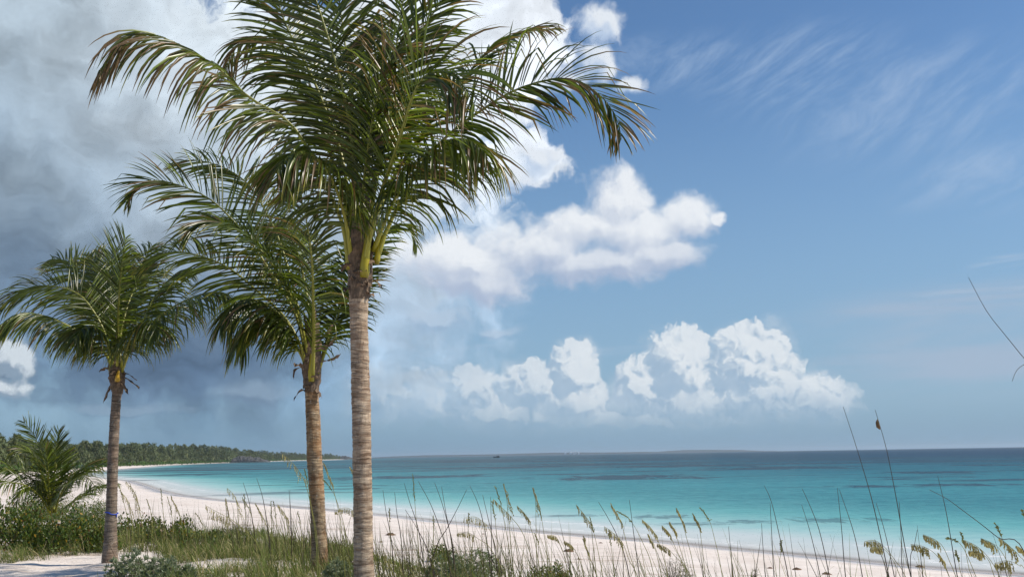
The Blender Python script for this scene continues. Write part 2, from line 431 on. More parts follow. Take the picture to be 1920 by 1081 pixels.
q.put(bmp.inputs['Strength'], q.step(wet, 0, 1, 0.85, 0.05))
b = principled(q, out, Base_Color=c, Roughness=q.step(wet, 0, 1, 0.95, 0.22), Normal=bmp.outputs[0])
q.put(b.inputs['Specular IOR Level'], q.step(wet, 0, 1, 0.1, 0.5))
e_ = np.interp(GX.ravel(), EDX, EDY)
dune_w = (1 - sstep(-2, 3, GY.ravel() - e_)) * (1 - sstep(50, 90, RR.ravel()))
beach = mesh_obj('beach', np.stack([GX.ravel(), GY.ravel(), GZ], -1), gf, M_SAND, smooth=True, attrs={'shore': sdist, 'dune': dune_w})
tag(beach, kind='structure')

# --- sea
mt, q, out = mat_new('shallow_sea_water'); M_SEA = mt
co = q.n('ShaderNodeNewGeometry').outputs['Position']
sx = q.sep(co)
off = q.n('ShaderNodeAttribute', attribute_name='offshore').outputs['Fac']      # metres from the beach
wob = q.m('SUBTRACT', q.noise(co, 0.03, 4, 0.55), 0.5)
lo = q.m('LOGARITHM', q.m('MAXIMUM', q.m('ADD', off, q.m('MULTIPLY', q.m('MULTIPLY', wob, off), 0.7)), 1.0), 10.0)
lo = q.m('DIVIDE', lo, 4.0)
def L(mtr): return math.log10(mtr) / 4.0
c = q.ramp(lo, [(0.0, (0.64, 0.60, 0.56, 1)), (L(7), (0.56, 0.62, 0.61, 1)), (L(12), (0.37, 0.57, 0.55, 1)), (L(25), (0.16, 0.45, 0.43, 1)), (L(45), (0.085, 0.33, 0.335, 1)),
                (L(70), (0.075, 0.315, 0.33, 1)), (L(140), (0.050, 0.235, 0.265, 1)), (L(320), (0.040, 0.175, 0.205, 1)), (L(2000), (0.028, 0.115, 0.155, 1))])
c = q.mix(q.m('MULTIPLY', q.step(q.noise(q.v('MULTIPLY', co, (1, 2.2, 1)), 0.35, 8, 0.72), 0.3, 0.7), q.step(off, 3, 20, 0.15, 0.8)), c, q.mix(1.0, c, (0.66, 0.80, 0.86, 1), 'MULTIPLY'))  # shade of wave facets painted into the water colour, streaks below too
c = q.mix(q.m('MULTIPLY', q.step(q.noise(q.v('MULTIPLY', co, (0.05, 0.20, 1)), 1.0, 8, 0.75), 0.38, 0.62), q.step(off, 10, 60, 0, 0.8)), c, q.mix(1.0, c, (0.62, 0.76, 0.80, 1), 'MULTIPLY'))
c = q.mix(q.m('MULTIPLY', q.step(q.noise(q.v('MULTIPLY', co, (0.006, 0.035, 1)), 1.0, 6, 0.6), 0.38, 0.62), q.step(off, 60, 300, 0, 0.8)), c, q.mix(1.0, c, (0.60, 0.72, 0.80, 1), 'MULTIPLY'))
for sx_, sy_, y0_, y1_, y2_, y3_ in ((1.3, 0.75, 20, 30, 80, 140), (0.55, 0.30, 60, 110, 230, 380), (0.20, 0.11, 180, 320, 800, 1300), (0.055, 0.035, 600, 1100, 6000, 9000)):
    rn_ = q.step(q.noise(q.v('MULTIPLY', co, (sx_, sy_, 1)), 1.0, 8, 0.85), 0.36, 0.64)  # ripple shading put into the colour, finer grain nearer the beach
    win = q.m('MULTIPLY', q.step(sx[1], y0_, y1_), q.step(sx[1], y2_, y3_, 1, 0))
    c = q.mix(q.m('MULTIPLY', q.m('MULTIPLY', rn_, win), q.step(off, 12, 40, 0.1, 0.9)), c, q.mix(1.0, c, (0.50, 0.66, 0.74, 1), 'MULTIPLY'))
# deeper, bluer water out to the right
c = q.mix(q.m('MULTIPLY', q.step(q.m('DIVIDE', sx[0], q.m('MAXIMUM', sx[1], 10)), -0.05, 0.5), q.step(sx[1], 90, 900)), c, (0.006, 0.036, 0.085, 1))
# sea-grass beds on the bottom, longer than they are wide, lying along the shore
def beds(scx, scy, lo_, hi_, y0, y1, y2, y3, off_=0.0):
    nn = q.noise(q.v('ADD', q.v('MULTIPLY', co, (scx, scy, 0)), (off_, off_ * 1.7, 0)), 1.0, 6, 0.62, 0.4)
    return q.m('MULTIPLY', q.step(nn, lo_, hi_), q.m('MULTIPLY', q.step(sx[1], y0, y1), q.step(sx[1], y2, y3, 1, 0)))
gr = beds(0.020, 0.060, 0.55, 0.61, 120, 170, 330, 420, 3.1)
gr = q.m('MAXIMUM', gr, beds(0.005, 0.024, 0.46, 0.53, 300, 420, 1200, 1500, 8.4))
gr = q.m('MAXIMUM', gr, beds(0.0013, 0.006, 0.43, 0.52, 900, 1200, 9000, 12000, 5.7))
def bed(px, py, rx, ry):
    a_ = at_z(px, py); b_ = at_z(px + rx, py); n_ = at_z(px, py - ry)
    w_ = abs(b_.x - a_.x); h_ = abs(n_.y - a_.y) * 1.5
    dd = q.v('SUBTRACT', co, (a_.x, a_.y, 0)); dd = q.v('MULTIPLY', dd, (1 / w_, 1 / h_, 0))
    ln = q.m('SUBTRACT', 1.0, q.v('LENGTH', dd))
    nn = q.noise(q.v('MULTIPLY', co, (2.2 / w_ * 1.6, 1.3 / h_, 0)), 1.0, 6, 0.65)
    return q.m('MULTIPLY', q.step(q.m('MULTIPLY_ADD', q.m('SUBTRACT', nn, 0.5), 3.0, ln), 0.12, 0.75), 0.62 if py > 950 else 1.0)
for args in [(1500, 856.5, 520, 1.6), (1200, 861, 380, 1.8), (1700, 862, 330, 1.6), (1080, 869, 260, 1.8), (1850, 871, 220, 1.6), (1500, 868, 200, 1.6), (900, 863, 260, 1.6), (1180, 893, 230, 4.5), (1130, 896, 160, 2.5), (1800, 908, 190, 3), (1640, 911, 120, 2.5), (1545, 974, 90, 5), (1650, 973, 40, 3), (1240, 968, 90, 3.5),
             (1300, 981, 110, 3), (1400, 977, 80, 3), (1060, 966, 120, 2), (780, 893, 210, 2.6), (1450, 876, 330, 3), (1750, 885, 190, 3), (1300, 872, 400, 2.5), (350, 889, 130, 1.6)]:
    gr = q.m('MAXIMUM', gr, bed(*args))
c = q.mix(q.m('MULTIPLY', gr, 0.85), c, (0.022, 0.048, 0.070, 1))
# foam: broken lines of small surf where the swell ends
fo = q.m('ADD', off, q.m('MULTIPLY', q.noise(co, 0.22, 4, 0.6), 5.0))
fl = q.m('MAXIMUM', q.step(q.m('ABSOLUTE', q.m('SUBTRACT', fo, 5.6)), 0.8, 0.0), q.step(q.m('ABSOLUTE', q.m('SUBTRACT', fo, 9.2)), 0.7, 0.0))
foam = q.m('MULTIPLY', fl, q.step(q.noise(co, 1.6, 5, 0.7), 0.42, 0.6))
foam = q.m('MULTIPLY', foam, q.step(q.noise(co, 0.05, 2, 0.5), 0.40, 0.52))
c = q.mix(foam, c, (0.8, 0.8, 0.78, 1))
h = q.m('MULTIPLY', q.noise(q.v('MULTIPLY', co, (1.0, 1.9, 1)), 0.9, 6, 0.6), 0.30)
h = q.m('ADD', h, q.m('MULTIPLY', q.noise(q.v('MULTIPLY', co, (0.5, 1.4, 1)), 0.16, 4, 0.5), 0.9))
bmp = q.n('ShaderNodeBump'); bmp.inputs['Distance'].default_value = 0.9
q.put(bmp.inputs['Height'], h); q.put(bmp.inputs['Strength'], q.step(off, 2, 30, 0.3, 1.0))
df = q.n('ShaderNodeBsdfDiffuse'); q.put(df.inputs['Color'], c)
gl = q.n('ShaderNodeBsdfGlossy'); gl.inputs['Roughness'].default_value = 0.2; q.put(gl.inputs['Normal'], bmp.outputs[0])
fr = q.n('ShaderNodeFresnel'); fr.inputs['IOR'].default_value = 1.33; q.put(fr.inputs['Normal'], bmp.outputs[0])
b = q.n('ShaderNodeMixShader'); q.put(b.inputs[0], q.m('MINIMUM', q.m('MULTIPLY', fr.outputs[0], 0.45), 0.22))   # wavelets hide most of the grazing reflection
q.t.links.new(df.outputs[0], b.inputs[1]); q.t.links.new(gl.outputs[0], b.inputs[2])
tr = q.n('ShaderNodeBsdfTransparent'); mx = q.n('ShaderNodeMixShader')
q.put(mx.inputs[0], q.m('MAXIMUM', foam, q.step(off, 0.0, 2.2, 0.15, 1.0)))
q.t.links.new(tr.outputs[0], mx.inputs[1]); q.t.links.new(b.outputs[0], mx.inputs[2]); q.t.links.new(mx.outputs[0], out.inputs[0])
keep = sdist < 30
kf = keep[gf].any(axis=1)
swell = 0.05 * (fbm(GX.ravel() * .1, GY.ravel() * .2, 2, 2) - 0.4) * (RR.ravel() < 300)
sea = mesh_obj('sea', np.stack([GX.ravel(), GY.ravel(), np.zeros(GX.size) + swell], -1), gf[kf], M_SEA, smooth=True, attrs={'offshore': np.maximum(-sdist, 0)})
bm_v = None
tag(sea, kind='structure')

# ------------------------------------------------------------------ far shore, wood, rocks
def leafmat(name, rough=0.5, trans=0.25, spec=0.4, var=0.25, vscale=6.0):
    mt, q, out = mat_new(name)
    cc = q.n('ShaderNodeAttribute', attribute_name='Col').outputs['Color']
    oc = q.n('ShaderNodeTexCoord').outputs['Object']
    cc = q.mix(1.0, cc, q.ramp(q.noise(oc, vscale, 4, 0.6), [(0.3, (1 - var, 1 - var, 1 - var, 1)), (0.7, (1 + var, 1 + var, 1 + var * .6, 1))]), 'MULTIPLY')
    b = principled(q, None, Base_Color=cc, Roughness=rough); b.inputs['Specular IOR Level'].default_value = spec
    tl = q.n('ShaderNodeBsdfTranslucent'); q.put(tl.inputs[0], q.mix(1.0, cc, (1.5, 1.6, 0.7, 1), 'MULTIPLY'))
    mx = q.n('ShaderNodeMixShader'); mx.inputs[0].default_value = trans
    q.t.links.new(b.outputs[0], mx.inputs[1]); q.t.links.new(tl.outputs[0], mx.inputs[2]); q.t.links.new(mx.outputs[0], out.inputs[0])
    return mt
M_WOOD = leafmat('casuarina_foliage', 0.8, 0.15, 0.1, 0.2, 0.05)
M_LEAF = leafmat('palm_leaflet', 0.32, 0.36, 0.6, 0.2, 3.0)
M_BUSH = leafmat('dune_shrub_leaf', 0.45, 0.25, 0.4, 0.2, 4.0)
M_GRASS = leafmat('dune_grass_blade', 0.6, 0.35, 0.25, 0.2, 2.0)
M_DRY = leafmat('dry_stalk', 0.7, 0.15, 0.2, 0.25, 12.0)

# the casuarina wood round the bay: one mass of drooping feathery clumps
WX = [-500, -250, 0, 120, 200, 300, 400, 470, 520, 580, 620, 645]
WD = [230, 300, 395, 640, 850, 1180, 1600, 1900, 2300, 2700, 3000, 3200]
WT = [780, 800, 819, 832, 835.5, 837, 838.5, 845, 848, 850, 850.5, 855]
def yhor(px): return 868.5 - 0.0164 * px
V = []; Fc = []; C = []
def clump_tree(x, y, zb, ht, wd, nclump):
    tint = rng.uniform(0.75, 1.2); lean = rng.normal(-0.06, 0.05)
    n = nclump
    u = rng.random(n) ** 0.8; hh = zb + ht * u
    rad = wd * (1 - u) ** 0.45 * rng.random(n) ** 0.5 * 0.55
    a = rng.random(n) * 2 * math.pi
    cx = x + np.cos(a) * rad + lean * ht * u; cy = y + np.sin(a) * rad
    sz = wd * rng.uniform(0.05, 0.11, n) * (1.15 - 0.6 * u)
    base = len(V)
    for i in range(n):
        c0 = np.array((cx[i], cy[i], hh[i])); s = sz[i]
        g = rng.uniform(0.65, 1.25) * tint
        col = (0.120 * g, 0.145 * g, 0.075 * g) if rng.random() > .3 else (0.16 * g, 0.17 * g, 0.09 * g)
        for _ in range(2):
            d = rng.normal(0, 1, (3, 3)) * s * (1.0, 1.0, 0.8); d[0] += (-0.4 * s, 0, 1.5 * s)
            b = len(V)
            V.extend([c0 + d[0], c0 + d[1] * .6, c0 + d[2] * .6]); Fc.append((b, b + 1, b + 2)); C.extend([col] * 3)
for row in range(3):
    px = -480.0
    while px < 650:
        d0 = np.interp(px, WX, WD)
        spx = max(3.2, 4.3 * 1867 / d0 * 0.5) * (1.0 + 0.25 * row)
        px += spx * rng.uniform(0.7, 1.3)
        if px > 646: break
        d0 = np.interp(px, WX, WD); d = d0 * (1.0 + 0.05 * row + rng.uniform(0, 0.03)) + 8 * row
        top = (yhor(px) - np.interp(px, WX, WT)) / F * d + 5
        x_, y_ = pol(px, d); zb = 1.5
        ht = (top - zb) * (rng.uniform(0.62, 1.08) if row < 2 else rng.uniform(0.85, 1.10)) * (0.8 if row == 0 else 1)
        clump_tree(x_, y_, zb, ht, max(7.0, ht * 0.85), 420 if d < 1100 else 190)
# low green scrub in front of the wood
px = -480.0
while px < 640:
    d0 = np.interp(px, WX, WD); px += max(1.6, 3.0 * 1867 / d0 * 0.5)
    x_, y_ = pol(px, d0 * 0.985 - 5); g = rng.uniform(0.8, 1.3)
    for _ in range(14):
        c0 = np.array((x_ + rng.normal(0, 2), y_ + rng.normal(0, 2), 1.6 + rng.random() * 2.6)); d = rng.normal(0, 0.8, (3, 3)); b = len(V)
        V.extend([c0 + d[0], c0 + d[1], c0 + d[2]]); Fc.append((b, b + 1, b + 2)); C.extend([(0.06 * g, 0.11 * g, 0.028 * g)] * 3)
wood = mesh_obj('distant_wood', np.array(V), np.array(Fc), M_WOOD, cols=C)
tag(wood, 'long dark green casuarina wood curving round the bay behind the white beach', 'wood', kind='stuff')

mt, q, out = mat_new('grey_limestone'); M_ROCK = mt
co = q.n('ShaderNodeTexCoord').outputs['Object']
cc = q.ramp(q.noise(co, 0.35, 8, 0.7), [(0.35, (0.025, 0.028, 0.03, 1)), (0.75, (0.17, 0.17, 0.165, 1))])
bmp = q.n('ShaderNodeBump'); bmp.inputs['Distance'].default_value = 1.0; q.put(bmp.inputs['Height'], q.noise(co, 0.6, 6, 0.7))
principled(q, out, Base_Color=cc, Roughness=0.9, Normal=bmp.outputs[0])
def rock(px, d, w, dep, h, label, seed):
    x_, y_ = pol(px, d)
    nu, nv = 56, 26; vs = []; fs = []
    for i in range(nv):
        for j in range(nu):
            u = (j / (nu - 1) - 0.5) * w; v = (i / (nv - 1) - 0.5) * dep
            e = max(0, 1 - (2 * u / w) ** 2) ** 0.5 * max(0, 1 - (2 * v / dep) ** 2) ** 0.5
            n1 = float(fbm(np.array([u * 16 / w + seed]), np.array([v * 7 / dep]), 5, seed)[0])
            vs.append((u, v, h * e * (0.25 + 1.6 * n1 * (1.25 - 0.9 * (u / w + 0.5))) - 0.4))
    for i in range(nv - 1):
        for j in range(nu - 1): fs.append((i * nu + j, i * nu + j + 1, (i + 1) * nu + j + 1, (i + 1) * nu + j))
    b = len(vs); vs += [(-w / 2, -dep / 2, -1), (w / 2, -dep / 2, -1), (w / 2, dep / 2, -1), (-w / 2, dep / 2, -1)]; fs.append((b + 3, b + 2, b + 1, b))
    o = mesh_obj('rock_outcrop', vs, fs, M_ROCK); o.location = (x_, y_, 1.0)
    return tag(o, label, 'rock', 'limestone outcrops on the far beach')
rock(470, 1560, 58, 24, 8.5, 'jagged grey limestone outcrop on the far beach, left of the middle palm', 3)
rock(650, 3080, 40, 34, 10, 'low pale rock at the very tip of the wooded headland', 8)

# far islands on the horizon
mt, q, out = mat_new('far_land_scrub')
co = q.n('ShaderNodeNewGeometry').outputs['Position']
principled(q, out, Base_Color=q.mix(q.noise(co, 0.01, 4), (0.012, 0.022, 0.02, 1), (0.03, 0.04, 0.03, 1)), Roughness=0.9)
def island(pts, d):
    vs = []; fs = []
    xs = np.linspace(pts[0][0], pts[-1][0], 90)
    hs = np.interp(xs, [p[0] for p in pts], [p[1] for p in pts])
    for i, (px, hpx) in enumerate(zip(xs, hs)):
        ht = 5 + hpx * d / F + rng.normal(0, 0.35) if 0 < i < 89 else 0
        for (kd, kh) in ((0, -1), (60, 0.55), (200, 1.0), (600, 0.9), (1100, -1)):
            x_, y_ = pol(px, d + kd); vs.append((x_, y_, ht * kh if kh > 0 else -1))
    for i in range(89):
        for j in range(4): fs.append((i * 5 + j, (i + 1) * 5 + j, (i + 1) * 5 + j + 1, i * 5 + j + 1))
    return mesh_obj('far_island', vs, fs, mt, smooth=True)
tag(island([(690, 0.0), (740, 1.6), (800, 2.6), (860, 2.4), (940, 2.5), (980, 3.0), (1030, 3.6), (1080, 3.4), (1130, 2.4), (1200, 2.4), (1240, 1.8), (1290, 0.0)], 13500), kind='structure')
tag(island([(1210, 0.0), (1250, 3.2), (1290, 4.6), (1340, 4.0), (1390, 2.8), (1430, 0.5), (1460, 0.0)], 14500), kind='structure')

# white houses on the far island
mt, q, out = mat_new('white_painted_wall'); M_WHITE = mt
principled(q, out, Base_Color=(0.80, 0.80, 0.78, 1), Roughness=0.7)
mt, q, out = mat_new('pale_metal_roof'); M_ROOF = mt
principled(q, out, Base_Color=(0.62, 0.64, 0.64, 1), Roughness=0.6)
def house(px, d, w, h, base, label):
    x_, y_ = pol(px, d); r = empty('white_house', (x_, y_, base)); tag(r, label, 'house', 'white houses on the far island')
    hw, hd = w / 2, w * 0.35
    vs = [(-hw, -hd, -8), (hw, -hd, -8), (hw, hd, -8), (-hw, hd, -8), (-hw, -hd, h), (hw, -hd, h), (hw, hd, h), (-hw, hd, h)]
    mesh_obj('wall', vs, [(0, 1, 5, 4), (1, 2, 6, 5), (2, 3, 7, 6), (3, 0, 4, 7), (4, 5, 6, 7)], M_WHITE, r)
    e = 1.0
    vs = [(-hw - e, -hd - e, h + .05), (hw + e, -hd - e, h + .05), (hw + e, hd + e, h + .05), (-hw - e, hd + e, h + .05), (-hw * .6, 0, h * 1.4), (hw * .6, 0, h * 1.4)]
    mesh_obj('roof', vs, [(0, 1, 5, 4), (1, 2, 5), (2, 3, 4, 5), (3, 0, 4), (3, 2, 1, 0)], M_ROOF, r)
house(1060.5, 13400, 28, 10, 14, 'lone tiny white house, leftmost of the white specks on the far island')
house(1071, 13380, 36, 15, 16, 'widest of the tiny white houses on the far island')
house(1076.5, 13390, 17, 19, 10, 'tiny narrow white house just right of the widest white house on the far island')
house(1080, 13380, 17, 22, 12, 'tallest tiny white house in the middle of the far island hamlet')
house(1085.5, 13390, 24, 16, 10, 'rightmost of the tiny white houses on the far island')

# the small boat out in the bay
mt, q, out = mat_new('dark_boat_paint')
principled(q, out, Base_Color=(0.025, 0.025, 0.03, 1), Roughness=0.5)
mt2, q2, out2 = mat_new('boat_cabin_paint')
principled(q2, out2, Base_Color=(0.10, 0.075, 0.06, 1), Roughness=0.5)
bp = at_z(933, 854.6); bd = min(bp.length, 2400); bx_, by_ = pol(931, 2300)
boat = empty('boat', (bx_, by_, 0)); tag(boat, 'small dark motor boat with a cabin, far out in the bay', 'boat')
Ls = 15.0; sec = []; hullv = []; hullf = []
for i in range(13):
    t = i / 12; x_ = (t - 0.5) * Ls; w_ = 2.2 * (math.sin(math.pi * min(1, 0.12 + 0.62 * t + 0.1)) ** 0.7 if t > 0 else 0.15)
    w_ = 2.2 * max(0.05, (1 - (1 - min(1, t * 2.2)) ** 2)) ; sh_ = 1.5 + 1.3 * (1 - t) ** 2
    for (yy, zz) in ((-w_, sh_), (-w_ * 0.75, 0.2), (0, -0.5), (w_ * 0.75, 0.2), (w_, sh_)): hullv.append((x_, yy, zz))
for i in range(12):
    for j in range(4): hullf.append((i * 5 + j, (i + 1) * 5 + j, (i + 1) * 5 + j + 1, i * 5 + j + 1))
    hullf.append((i * 5, i * 5 + 4, (i + 1) * 5 + 4, (i + 1) * 5))
hullf.append((60, 61, 62, 63, 64)); hullf.append((4, 3, 2, 1, 0))
mesh_obj('hull', hullv, hullf, mt, boat)
def boxm(cx, cy, cz, sx_, sy_, sz_, tp=1.0):
    vs = []
    for z_, s_ in ((cz, 1.0), (cz + sz_, tp)):
        vs += [(cx - sx_ / 2 * s_, cy - sy_ / 2 * s_, z_), (cx + sx_ / 2 * s_, cy - sy_ / 2 * s_, z_), (cx + sx_ / 2 * s_, cy + sy_ / 2 * s_, z_), (cx - sx_ / 2 * s_, cy + sy_ / 2 * s_, z_)]
    return vs, [(3, 2, 1, 0), (4, 5, 6, 7), (0, 1, 5, 4), (1, 2, 6, 5), (2, 3, 7, 6), (3, 0, 4, 7)]
mesh_obj('cabin', *boxm(3.0, 0, 1.5, 6.5, 3.2, 2.4, 0.85), mt2, boat)
mesh_obj('roof', *boxm(3.2, 0, 3.93, 6.6, 3.4, 0.35, 0.95), mt2, boat)
# ------------------------------------------------------------------ palms
ZU = np.array((0, 0, 1.0))
def nrm(a): return a / np.maximum(np.linalg.norm(a, axis=-1, keepdims=True), 1e-9)
GREEN = np.array((0.050, 0.068, 0.008)); YEL = np.array((0.20, 0.18, 0.022)); BRN = np.array((0.15, 0.095, 0.048)); LIME = np.array((0.105, 0.135, 0.022))
def frond(root, pts3, Lm=0.85, face=0.6, droop=0.8, dry=0.15, n=80, r0=0.026, bare=0.20, yel=0.18, vup=0.1, wind=0.12, wd=0.040, side=None, messy=0.2, tone=1.0):
    if droop > 1.2: vup -= 0.5
    org = root.location
    P_, ln = spline(pts3, n * 2)
    P_ = np.array([tuple(p) for p in P_])
    T_ = nrm(np.gradient(P_, axis=0))
    tt = np.linspace(0, 1, len(P_))
    zp = ZU - T_ * T_[:, 2:3]; zp = zp / np.maximum(np.linalg.norm(zp, axis=1, keepdims=True), 0.25)
    vd = np.array((0, -1.0, 0.25)); vp = vd - T_ * (T_ @ vd)[:, None]
    N_ = nrm(zp * (1 - face) + nrm(vp) * face); N_ = nrm(N_ - T_ * np.sum(N_ * T_, 1)[:, None])
    Sd = np.cross(T_, N_)
    # rachis
    mb = MB(); k_ = 26
    idx = np.linspace(0, len(P_) - 1, k_).astype(int)
    ta = tt[idx]
    rad = r0 * (1 - ta) ** 0.8 * (1 + 0.5 * np.clip(1 - ta / 0.10, 0, 1)) + 0.004
    pc = [tuple((np.array((0.26, 0.25, 0.025)) * (1 - t) + np.array((0.17, 0.19, 0.045)) * t) * tone * (1.1 if t < .15 else 1.0)) for t in ta]
    mb.tube([P_[i] for i in idx], list(rad), pc, 7)
    fr = None
    # leaflets
    t0 = bare + (1 - bare) * (np.arange(n) / (n - 1)) ** 1.0
    vs, fs, cs = [], [], []
    seg = np.array([0, .12, .32, .52, .72, .88, 1.0]); wp = np.array([.45, .85, 1.0, .92, .70, .38, .05])
    for sgn in ((1, -1) if side is None else (side,)):
        t = np.clip(t0 + rng.normal(0, 0.004, n), bare * 0.8, 1)
        m_ = rng.random(n) > 0.03
        t = t[m_]; q_ = len(t)
        ii_ = np.clip((t * (len(P_) - 1)).astype(int), 0, len(P_) - 1)
        p = P_[ii_]; T = T_[ii_]; Nn = N_[ii_]; Ss = Sd[ii_] * sgn
        u = (t - bare) / (1 - bare)
        prof = np.clip(np.interp(u, [0, 0.12, 0.35, 0.65, 0.88, 1.0], [0.55, 0.92, 1.08, 1.02, 0.78, 0.30]) * rng.normal(1, 0.07, q_), 0.1, 1.3)
        Ln = Lm * prof
        a = np.radians(np.interp(u, [0, 0.5, 1], [64, 54, 26]) + rng.normal(0, 5, q_))
        # neighbours move together in clumps
        cl_ = np.interp(np.arange(q_), np.arange(0, q_ + 6, 6), rng.normal(0, 1, len(np.arange(0, q_ + 6, 6))))
        va = vup + 0.16 * cl_ + rng.normal(0, 0.10, q_)
        D = nrm(T * np.cos(a)[:, None] + Ss * (np.sin(a) * np.cos(va))[:, None] + Nn * (np.sin(a) * np.sin(va))[:, None])
        g = droop * (1 + 0.35 * cl_ * messy / 0.2 * 0.5 + rng.normal(0, messy, q_)).clip(0.1)
        broken = rng.random(q_) < 0.12 * messy / 0.2; bk = rng.uniform(0.45, 0.8, q_)
        Wv = nrm(np.cross(Nn, D)); tw = rng.normal(0.5 * sgn, 0.45, q_)
        Wv = nrm(Wv * np.cos(tw)[:, None] + np.cross(D, Wv) * np.sin(tw)[:, None])
        w = wd * (0.55 + 0.45 * prof) * rng.uniform(0.8, 1.1, q_)
        pos = p + Nn * 0.01
        isdry = (rng.random(q_) < dry * (0.3 + 1.4 * u)); isy = rng.random(q_) < yel
        g_ = rng.uniform(0.75, 1.25, q_)[:, None] * tone
        col0 = GREEN * g_; col0 = np.where(isy[:, None], LIME * g_ * 1.1, col0)
        tipc = np.where(isdry[:, None], BRN * rng.uniform(0.7, 1.3, (q_, 1)), np.where((rng.random(q_) < 0.45)[:, None], YEL * g_, col0))
        dstart = np.where(isdry, rng.uniform(0.0, 0.8, q_) * (1.1 - u * 0.8), 0.72)
        rows = []; crow = []
        prev = 0
        for si, s in enumerate(seg):
            ds = s - prev; prev = s
            pos = pos + D * (Ln * ds)[:, None]
            kick = np.where(broken & (s > bk) & (s - ds <= bk), 1.6, 0.0)
            D = nrm(D + (np.array((-wind, 0, -1.0)) * ((g * (0.55 + 1.1 * s)) * max(ds, .02) + kick)[:, None]))
            Wv = nrm(Wv - D * np.sum(Wv * D, 1)[:, None])
            up_ = np.cross(D, Wv); hw = (w * wp[si] * 0.5)[:, None]
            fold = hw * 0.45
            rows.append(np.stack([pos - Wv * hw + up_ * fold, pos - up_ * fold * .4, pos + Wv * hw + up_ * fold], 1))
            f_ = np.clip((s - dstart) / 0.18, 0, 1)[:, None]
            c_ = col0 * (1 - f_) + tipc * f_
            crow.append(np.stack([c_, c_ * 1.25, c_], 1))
        A = np.stack(rows, 1); Cc = np.stack(crow, 1)       # q, seg, 3, 3
        base = sum(len(x) for x in vs); ns = len(seg)
        vs.append(A.reshape(-1, 3)); cs.append(Cc.reshape(-1, 3))
        bi = base + np.arange(q_)[:, None, None] * ns * 3 + np.arange(ns - 1)[None, :, None] * 3 + np.array([0, 1])[None, None, :]
        fs.append(np.stack([bi, bi + 1, bi + 4, bi + 3], -1).reshape(-1, 4))
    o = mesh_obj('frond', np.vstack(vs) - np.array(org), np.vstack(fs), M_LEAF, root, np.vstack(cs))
    ra = MB(); ra.v, ra.f, ra.c = mb.v, mb.f, mb.c
    ra.build('rachis', M_RACHIS, o, True, org)
    return o
def P3(ctrl, Y0, Y1):
    L = [0]
    for a, b in zip(ctrl[:-1], ctrl[1:]): L.append(L[-1] + math.hypot(b[0] - a[0], b[1] - a[1]))
    return [at_y(c[0], c[1], Y0 + (Y1 - Y0) * (l / L[-1]) ** 1.1) for c, l in zip(ctrl, L)]
def wild(root, crown, azd, elv, ln, curl, **kw):
    """a frond leaving the crown by compass direction (deg, 0 = away from the camera), bending over under its weight"""
    a = math.radians(azd); e = math.radians(elv); p = Vector(crown); pts = [p.copy()]
    for i in range(9):
        d = Vector((math.sin(a) * math.cos(e), math.cos(a) * math.cos(e), math.sin(e)))
        p = p + d * (ln / 9); pts.append(p.copy()); e -= math.radians(curl) * (0.5 + i * 0.14) / 9 * 1.3
    return frond(root, pts, **kw)

mt, q, out = mat_new('palm_rachis'); M_RACHIS = mt
cc = q.n('ShaderNodeAttribute', attribute_name='Col').outputs['Color']; co = q.n('ShaderNodeTexCoord').outputs['Object']
cc = q.mix(q.step(q.noise(co, 22, 5, 0.7), 0.60, 0.72, 0, 0.6), cc, (0.12, 0.06, 0.02, 1))
principled(q, out, Base_Color=cc, Roughness=0.4)
mt, q, out = mat_new('palm_fibre'); M_FIBRE = mt
cc = q.n('ShaderNodeAttribute', attribute_name='Col').outputs['Color']; co = q.n('ShaderNodeTexCoord').outputs['Object']
cc = q.mix(1.0, cc, q.ramp(q.noise(q.v('MULTIPLY', co, (60, 60, 9)), 1, 4, 0.7), [(0.3, (0.45, 0.45, 0.45, 1)), (0.7, (1.5, 1.45, 1.4, 1))]), 'MULTIPLY')
bmp = q.n('ShaderNodeBump'); bmp.inputs['Distance'].default_value = 0.02; q.put(bmp.inputs['Height'], q.noise(q.v('MULTIPLY', co, (70, 70, 12)), 1, 4, 0.7))
principled(q, out, Base_Color=cc, Roughness=0.85, Normal=bmp.outputs[0])
